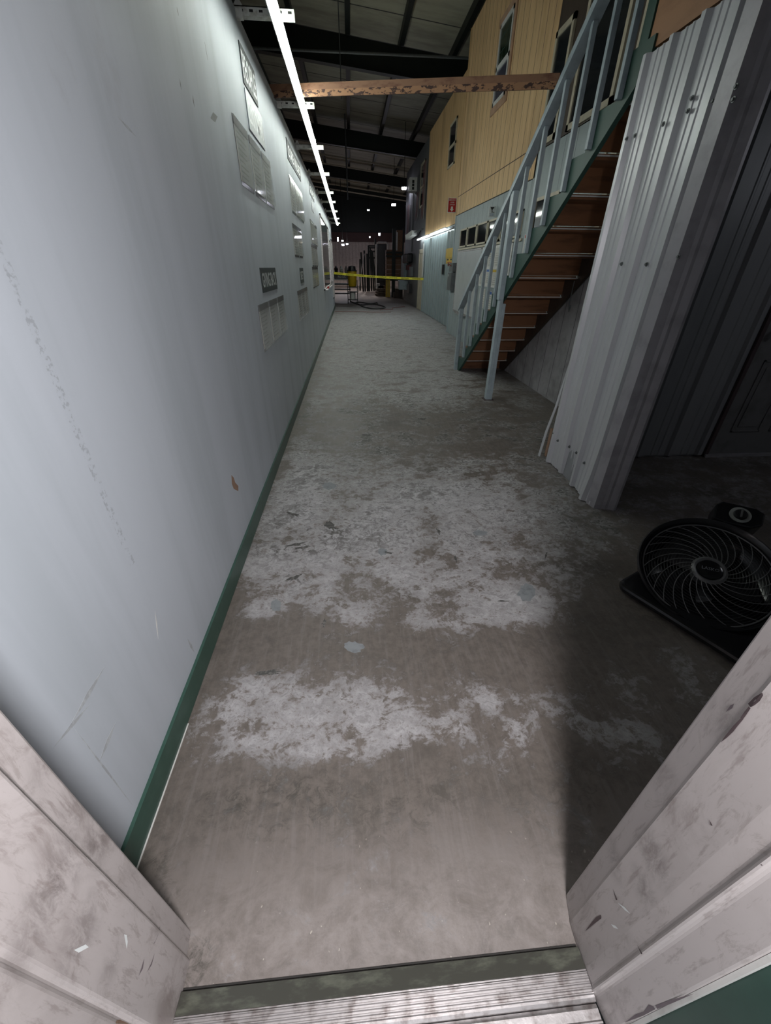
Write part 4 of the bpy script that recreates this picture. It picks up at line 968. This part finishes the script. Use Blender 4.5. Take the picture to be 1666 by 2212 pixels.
# leaning posts
Yp = 33
grp = 'dark posts leaning together at the far end'
lp = [(785, 618, 780, 545), (789, 618, 787, 541), (794, 618, 793, 548), (798, 620, 796, 531), (803, 620, 800, 536), (808, 620, 802, 540), (812, 620, 805, 542), (778, 617, 778, 560)]
nm = ['leftmost but one', 'third from the left', 'fourth from the left', 'tallest', 'just right of the tallest', 'third from the right end', 'rightmost, leaning hardest', 'leftmost and shortest']
for (x0, y0_, x1, y1_), q in zip(lp, nm):
    Yp += .22; p = at_y(x0, y0_, Yp); p.z = 0.02; p2 = at_y(x1, y1_, Yp + .05)
    tag(MB().beam(p, p2, .11, .1, up=(0, 1, 0)).build('leaning_post', M_BLACKSTEEL), 'dark post leaning in the bundle before the far wall, ' + q, 'post', grp)
tag(MB().beam(V(at_y(774, 616, 32.6).x, 32.6, .03), V(*at_y(787, 548, 32.9)), .05, .05, up=(0, 1, 0)).build('pale_pole', M_WHITE), 'slim pale pole slanting in front of the dark leaning posts', 'pole')
# scaffold rack
r = thing('rack_ladder', (1.9, 35, 0), 'dark rack frame with horizontal rungs behind the leaning posts', 'rack')
for px in (796, 811): a = at_y(px, 530 if px == 796 else 515, 35); MB().box(a.x - .06, a.x + .06, 35, 35.12, 0, a.z).build('upright', M_BLACKSTEEL, r)
a0 = at_y(796, 530, 35).x; a1 = at_y(811, 530, 35).x
for py in (531, 535, 543, 557): z = at_y(800, py, 35).z; MB().box(a0, a1, 35.01, 35.1, z - .05, z + .05).build('rung', M_BLACKSTEEL, r)
# wrapped pallet with a white frame
Yw = 33; a = at_y(813, 574, Yw); b = at_y(838, 524, Yw)
tag(MB().box(a.x + .08, b.x - .08, Yw, Yw + 1, 0, b.z - .08).build('wrapped_stack', M_WRAP, bevel=.05), 'tall stack wrapped in shiny black film inside a white pipe frame', 'stack')
m = MB(); m.tube([(a.x, Yw - .1, 0.0), (a.x, Yw - .1, b.z - .12), (a.x + .12, Yw - .1, b.z), (b.x - .12, Yw - .1, b.z), (b.x, Yw - .1, b.z - .12), (b.x, Yw - .1, 0)], .045, 8); tag(m.build('pipe_frame', M_WHITE), 'white pipe hoop frame around the black wrapped stack', 'frame')
# low pallets
Yl = 28.5; random.seed(5)
for k in range(3):
    a = at_y(812 + k, 640, Yl); b = at_y(835, 640, Yl); z0 = .14 * k
    m = MB()
    for q in range(3): m.box(a.x, b.x, Yl + .5 * q, Yl + .5 * q + .09, z0, z0 + .09)
    for q in range(6): m.box(a.x + (b.x - a.x) * q / 6, a.x + (b.x - a.x) * (q + .7) / 6, Yl, Yl + 1.1, z0 + .09, z0 + .115)
    tag(m.build('pallet', M_PALLET), 'grey wooden pallet, %s of the low stack left of the yellow posts' % ['bottom', 'middle', 'top'][k], 'pallet', 'low stack of pallets')
for k in range(5):
    x = at_y(817 + 4 * (k % 4), 620, Yl).x; tag(MB().box(x - .1, x + .12, Yl + .2, Yl + .6, .42 + .14 * (k // 4), .55 + .14 * (k // 4)).build('scrap_box', [M_WHITE, M_PALLET, M_WRAP, M_CARD, M_WHITE][k]), ['white scrap box at the left of the low pallets', 'grey scrap box on the low pallets', 'black scrap box on the low pallets', 'brown scrap box at the right on the low pallets', 'small white box on top of the other scrap boxes'][k], 'box', 'scrap boxes on the low pallets')
# rack of boxes
Yr = 27.5
r = thing('pallet_rack', (2.4, Yr, 0), 'steel pallet rack with yellow lower posts and dark green uprights', 'rack')
for px in (835.5, 840.5): x = at_y(px, 620, Yr).x; z1 = at_y(px, 604, Yr).z; MB().box(x - .06, x + .06, Yr - .12, Yr, 0, z1).build('yellow_post', M_YELLOW, r)
x = at_y(850.5, 560, Yr).x; MB().box(x - .1, x + .1, Yr - .12, Yr - .02, 0, at_y(850, 494, Yr).z).build('upright', M_BLACKSTEEL, r)
x = at_y(870, 560, Yr).x; MB().box(x - .04, x + .04, Yr - .12, Yr - .02, 0, at_y(850, 494, Yr).z).build('upright', M_BLACKSTEEL, r)
for py in (604, 553, 545): z = at_y(855, py, Yr).z; MB().box(at_y(834, py, Yr).x, at_y(872, py, Yr).x, Yr - .11, Yr - .03, z - .06, z + .03).build('rack_beam', M_BLACKSTEEL, r)
MB().box(at_y(834, 603, Yr).x, at_y(872, 603, Yr).x, Yr - .029, Yr + .9, at_y(855, 603, Yr).z, at_y(855, 600.8, Yr).z).build('shelf_deck', M_PALLET, r)
nb = 0
for row, (ya_, yb_) in enumerate([(539, 546), (546, 554), (554, 563), (563, 572), (572, 582), (582, 591), (591, 601)]):
    for colm, (xa_, xb_) in enumerate([(835, 848), (853, 871)]):
        m = MB(); a = at_y(xa_, yb_ - .4, Yr); b = at_y(xb_, ya_ + .4, Yr); m.box(a.x, b.x, Yr + .02, Yr + .9, a.z, b.z)
        tag(m.build('cardboard_box', M_CARD), 'brown carton in the %s column of the pallet rack, %s row from the top' % (['left', 'right'][colm], ['first', 'second', 'third', 'fourth', 'fifth', 'sixth', 'seventh'][row]), 'box', 'cartons on the pallet rack')
a = at_y(857, 540, Yr); b = at_y(872, 497, Yr)
r = thing('tall_carton', (a.x, Yr, a.z), 'tall brown carton with white taped edge standing on top of the rack', 'box'); MB().box(a.x, b.x, Yr + .02, Yr + .8, a.z + .02, b.z).build('carton', M_CARD, r); MB().box(a.x - .03, a.x + .05, Yr - .0, Yr + .015, a.z - .02, b.z - .1).build('tape_edge', M_WHITE, r)
for k, (xa_, xb_, ya_, yb_) in enumerate([(851, 869, 632, 647), (855, 868, 624, 632)]):
    Yk = 26.6; a = at_y(xa_, yb_, Yk); b = at_y(xb_, ya_, Yk); tag(MB().box(a.x, b.x, Yk, Yk + .5, max(a.z, 0) if k == 0 else a.z + .01, b.z).build('dark_crate', M_DARKWOOD), ['dark wooden crate on the floor beneath the rack', 'smaller dark crate on top of the lower one'][k], 'crate')
a = at_y(842, 600, Yr + .2); MB_ = MB().beam(at_y(856, 597, Yr - .2), at_y(872, 583, Yr - .2), .05, .08, up=(0, 1, 0)); tag(MB_.build('brace_board', M_CARD), 'diagonal brown board leaning across the lower rack cartons', 'board')

# ------------------------------------------------------------------ things on the charcoal wall
XC = XF + .01
def cbox(name, x0, y0, x1, y1, dep, mat, lab, cat, bev=0.0):
    p = at_x(x0, (y0 + y1) / 2, XC); q = at_x(x1, (y0 + y1) / 2, XC); zt_ = at_x((x0 + x1) / 2, y0, XC).z; zb_ = at_x((x0 + x1) / 2, y1, XC).z
    return tag(MB().box(XC - dep, XC - .0005, min(p.y, q.y), max(p.y, q.y), zb_, zt_).build(name, mat, bevel=bev), lab, cat)
cbox('wall_speaker', 880, 548, 892, 569, .25, M_BLACKG, 'rounded black box mounted on the charcoal wall', 'wall box', .06)
cbox('red_extinguisher_box', 883, 573, 888, 583, .15, M_RED2, 'dull red box below the black wall box', 'wall box')
cbox('grey_meter', 889, 576, 893, 597, .12, M_GREYBOX, 'narrow grey meter beside the dull red box', 'meter')
cbox('pale_cabinet', 872, 552, 879, 600, .15, M_GREYP, 'tall pale cabinet face at the far end of the charcoal wall', 'cabinet')
cbox('valve_assembly', 884, 613, 889, 633, .12, M_BLACK, 'dark pipe valve low on the charcoal wall', 'valve')
p = at_y(862, 606, 23.5); q = at_y(881, 626, 23.5)
tag(MB().box(p.x, XC - .001, 23.3, 24.0, q.z, p.z).build('utility_sink', M_GREYPW, bevel=.03), 'pale grey sink basin sticking out of the charcoal wall', 'sink')
# air conditioner
Ya = 21.4; p = at_y(885, 383, Ya); q = at_y(901, 413, Ya)
r = thing('air_conditioner', (XC, Ya, q.z), 'white through-wall air conditioner high on the charcoal wall', 'air conditioner')
box('case', M_WHITE, r, p.x, XC - .001, Ya, Ya + .6, q.z, p.z); hh = (p.z - q.z) / 4
m = MB()
for k in range(3): m.box(p.x + .12, XC - .12, Ya - .006, Ya - .0005, q.z + hh * (k + .4), q.z + hh * (k + 1.25))
m.build('vent_grille', M_SLOT, r)
# upper windows of the charcoal wall and striped bunting
window(20, XC, 19.2, 20.3, 3.6, 5.0, M_CREAM, M_GLASS, f=.08)
random.seed(11)
def banner(y0, y1, z0, z1, lab):
    r = thing('striped_banner', (XC - .05, y0, z0), lab, 'banner', 'striped banners hung on the charcoal wall')
    n = 6; w_ = (y1 - y0) / n
    for k in range(n):
        yk = y0 + k * w_; zk = z0 + random.uniform(0, .25)
        m = MB(); m.prism([(XC - .03 - .03 * (k % 2), yk, z1), (XC - .03 - .03 * (k % 2), yk + w_ * .8, z1), (XC - .05 - .03 * (k % 2), yk + w_ * .9 + .1, zk), (XC - .05 - .03 * (k % 2), yk + .1, zk)], (.004, 0, 0))
        m.build('stripe', M_RED2 if k % 2 else M_STRIPEW, r)
banner(18.7, 19.3, 3.05, 4.9, 'red and white striped banner beside the plywood corner')
banner(20.4, 20.9, 3.2, 4.2, 'striped banner hanging beyond the charcoal wall window')
banner(23.2, 24.0, 2.7, 4.1, 'farthest striped banner, beyond the air conditioner')
p = at_x(913, 520, XC)
r = thing('wall_lamp', (XC, 18.9, 2.75), 'pale floodlight on a bracket at the plywood corner', 'lamp')
MB().beam((XC - .03, 19.0, 2.86), (XC - .42, 19.8, 2.72), .04, .04).build('arm', M_GREYBOX, r); MB().beam((XC - .30, 19.5, 2.76), (XC - .5, 20.0, 2.62), .22, .16).build('head', M_WHITE, r)
tag(MB().tube([(XC - .02, 19.4, 2.9), (XC - .02, 20.5, 2.7), (XC - .02, 22, 2.68), (XC - .02, 23.5, 2.9)], .015).build('wall_cable', M_SLOT), 'black cable sagging along the charcoal wall', 'cable')
tag(MB().cyl((XC - .03, 22.2, 2.2), (XC - .03, 22.2, 4.6), .02, 8).build('wall_conduit', M_GREYBOX), 'thin vertical conduit on the charcoal wall below the air conditioner', 'conduit')
tag(MB().box(XF - .075, XF - .06, 18.15, 18.4, 1.25, 2.35).build('white_paper_strip', M_WHITE), 'narrow white strip hanging at the far edge of the sliding door', 'strip')

# ------------------------------------------------------------------ floor fan
FN = V(-.3, -.4, 1).normalized(); FC = at_z(1525, 1240, .15)
fan = thing('floor_fan', (FC.x, FC.y, 0), 'black round floor fan with a pale dial standing in the dark by the doorway', 'fan')
fa = FN.cross(V(0, 0, 1)).normalized(); fb = FN.cross(fa)
def fp(a, r_, h=0.0): return FC + (fa * math.cos(a) + fb * math.sin(a)) * r_ + FN * h
m = MB(); m.lathe([(.10, -.115), (.24, -.085), (.318, -.02), (.334, .045), (.328, .056), (.318, .050), (.303, .010), (.298, -.01), (.230, -.075), (.10, -.10)], FC, FN, 64, cap=False); m.build('shroud', M_BLACKG, fan, smooth=True)
m = MB(); m.lathe([(.001, -.105), (.15, -.10), (.15, -.11), (.001, -.115)], FC, FN, 48, cap=False); m.build('back_guard', M_BLACK, fan)
# base: rounded-corner square plate on the floor
c0 = at_z(1328, 1264, .03); c0.z = 0; e1 = V(.276, -.559, 0).normalized(); e2 = V(-e1.y, e1.x, 0)
if e2.x < 0: e2 = -e2
def base_pt(u, v): return c0 + e1 * u + e2 * v
def rounded(L, W, rr, n=6):
    P = []
    for cx, cy, a0 in ((rr, rr, math.pi), (L - rr, rr, -math.pi / 2), (L - rr, W - rr, 0), (rr, W - rr, math.pi / 2)):
        for k in range(n + 1): a = a0 + math.pi / 2 * k / n; P.append((cx + rr * math.cos(a), cy + rr * math.sin(a)))
    return P
m = MB(); RP = rounded(.74, .60, .06)
m.prism([base_pt(u, v) + V(0, 0, .012) for u, v in RP], (0, 0, .042)); m.build('base_plate', M_BLACKG, fan, bevel=.016)
m = MB()
for u, v in ((.08, .08), (.66, .08), (.66, .52), (.08, .52)): p = base_pt(u, v); MB().cyl(p, p + V(0, 0, .013), .02, 12).build('rubber_foot', M_HOSE, fan)
# grille: spiral spokes and concentric rings
m = MB(); NS = 26
for k in range(NS):
    a0 = 2 * math.pi * k / NS; P = []
    for j in range(11):
        t_ = j / 10; rr = .075 + .222 * t_; P.append(fp(a0 + 1.0 * t_ ** .9, rr, .026 + .022 * math.cos(t_ * math.pi / 2)))
    m.tube(P, .0021, 5)
m.build('grille_spokes', simple('grille_grey_plastic', (.13, .13, .135), .35), fan)
m = MB()
for k in range(15):
    rr = .09 + .014 * k; t_ = (rr - .075) / .222
    m.tube([fp(2 * math.pi * j / 48, rr, .022 + .022 * math.cos(min(1, t_) * math.pi / 2)) for j in range(48)], .0013, 4, closed=True)
m.build('grille_rings', M_BLACK, fan)
m = MB(); m.tube([fp(2 * math.pi * j / 64, .299, .024) for j in range(64)], .004, 6, closed=True); m.build('grille_rim', bpy.data.materials['grille_grey_plastic'], fan)
m = MB(); m.lathe([(.078, .032), (.082, .046), (.070, .054), (.060, .050), (.058, .046)], FC, FN, 40); m.build('hub_ring', bpy.data.materials['grille_grey_plastic'], fan, smooth=True)
m = MB(); m.lathe([(.057, .044), (.055, .056), (.045, .060), (.001, .062)], FC, FN, 40); m.build('hub_badge', M_BLACKG, fan, smooth=True)
rdir = V(.85, -.52, 0); rdir = (rdir - FN * rdir.dot(FN)).normalized(); udir = FN.cross(rdir)
lettering('badge_lettering', 'LASKO', simple('dim_grey_print', (.16, .17, .19), .4), fan, FC + FN * .0625 - rdir * .038 - udir * .009, rdir * .076, udir * .018)
# blades under the grille
for k in range(5):
    m = MB(); a0 = 2 * math.pi * k / 5; vs = []; 
    for j in range(7):
        t_ = j / 6; rr = .06 + .195 * t_
        for s_ in (0, 1): vs.append(fp(a0 + s_ * (.9 - .25 * t_) + .4 * t_, rr, -.04 - .02 * (s_ - .5) * 2)) ; vs.append(fp(a0 + s_ * (.9 - .25 * t_) + .4 * t_, rr, -.043 - .02 * (s_ - .5) * 2))
    fs = []
    for j in range(6): q = 4 * j; fs += [(q, q + 2, q + 6, q + 4), (q + 1, q + 5, q + 7, q + 3), (q, q + 4, q + 5, q + 1), (q + 2, q + 3, q + 7, q + 6)]
    fs += [(0, 1, 3, 2), (24, 26, 27, 25)]
    m.add(vs, fs); m.build('blade', M_BLACK, fan)
m = MB(); m.lathe([(.06, -.10), (.065, -.02), (.05, -.01), (.001, -.008)], FC, FN, 24); m.build('motor_hub', M_BLACK, fan, smooth=True)
# control housing at the back corner
kc = at_z(1600, 1112, .34); kn = (V(-.35, -.45, 1)).normalized()
ka = kn.cross(V(0, 0, 1)).normalized(); kb = kn.cross(ka)
m = MB()
H = [(-.115, -.05), (-.07, -.075), (.09, -.075), (.12, -.04), (.12, .06), (.06, .075), (-.06, .07), (-.11, .03)]
m.prism([kc + ka * u + kb * v - kn * .006 for u, v in H], -kn * .12); m.build('control_housing', M_BLACKG, fan, bevel=.01)
m = MB(); m.lathe([(.034, 0), (.052, 0), (.052, .004), (.034, .004)], kc - kn * .004, kn, 40, cap=False); m.build('dial_ring', simple('pale_dial', (.24, .25, .24), .5), fan)
m = MB(); m.lathe([(.033, -.004), (.033, .008), (.029, .014), (.001, .015)], kc, kn, 32); m.build('dial_knob', M_BLACK, fan, smooth=True)
m = MB(); m.beam(kc + kb * .028 + kn * .018, kc - kb * .028 + kn * .018, .008, .01, up=tuple(kn)); m.build('dial_pointer', bpy.data.materials['grille_grey_plastic'], fan)

# tidy helper properties
for o in bpy.data.objects:
    for k in ('_b', '_e'):
        if k in o: del o[k]
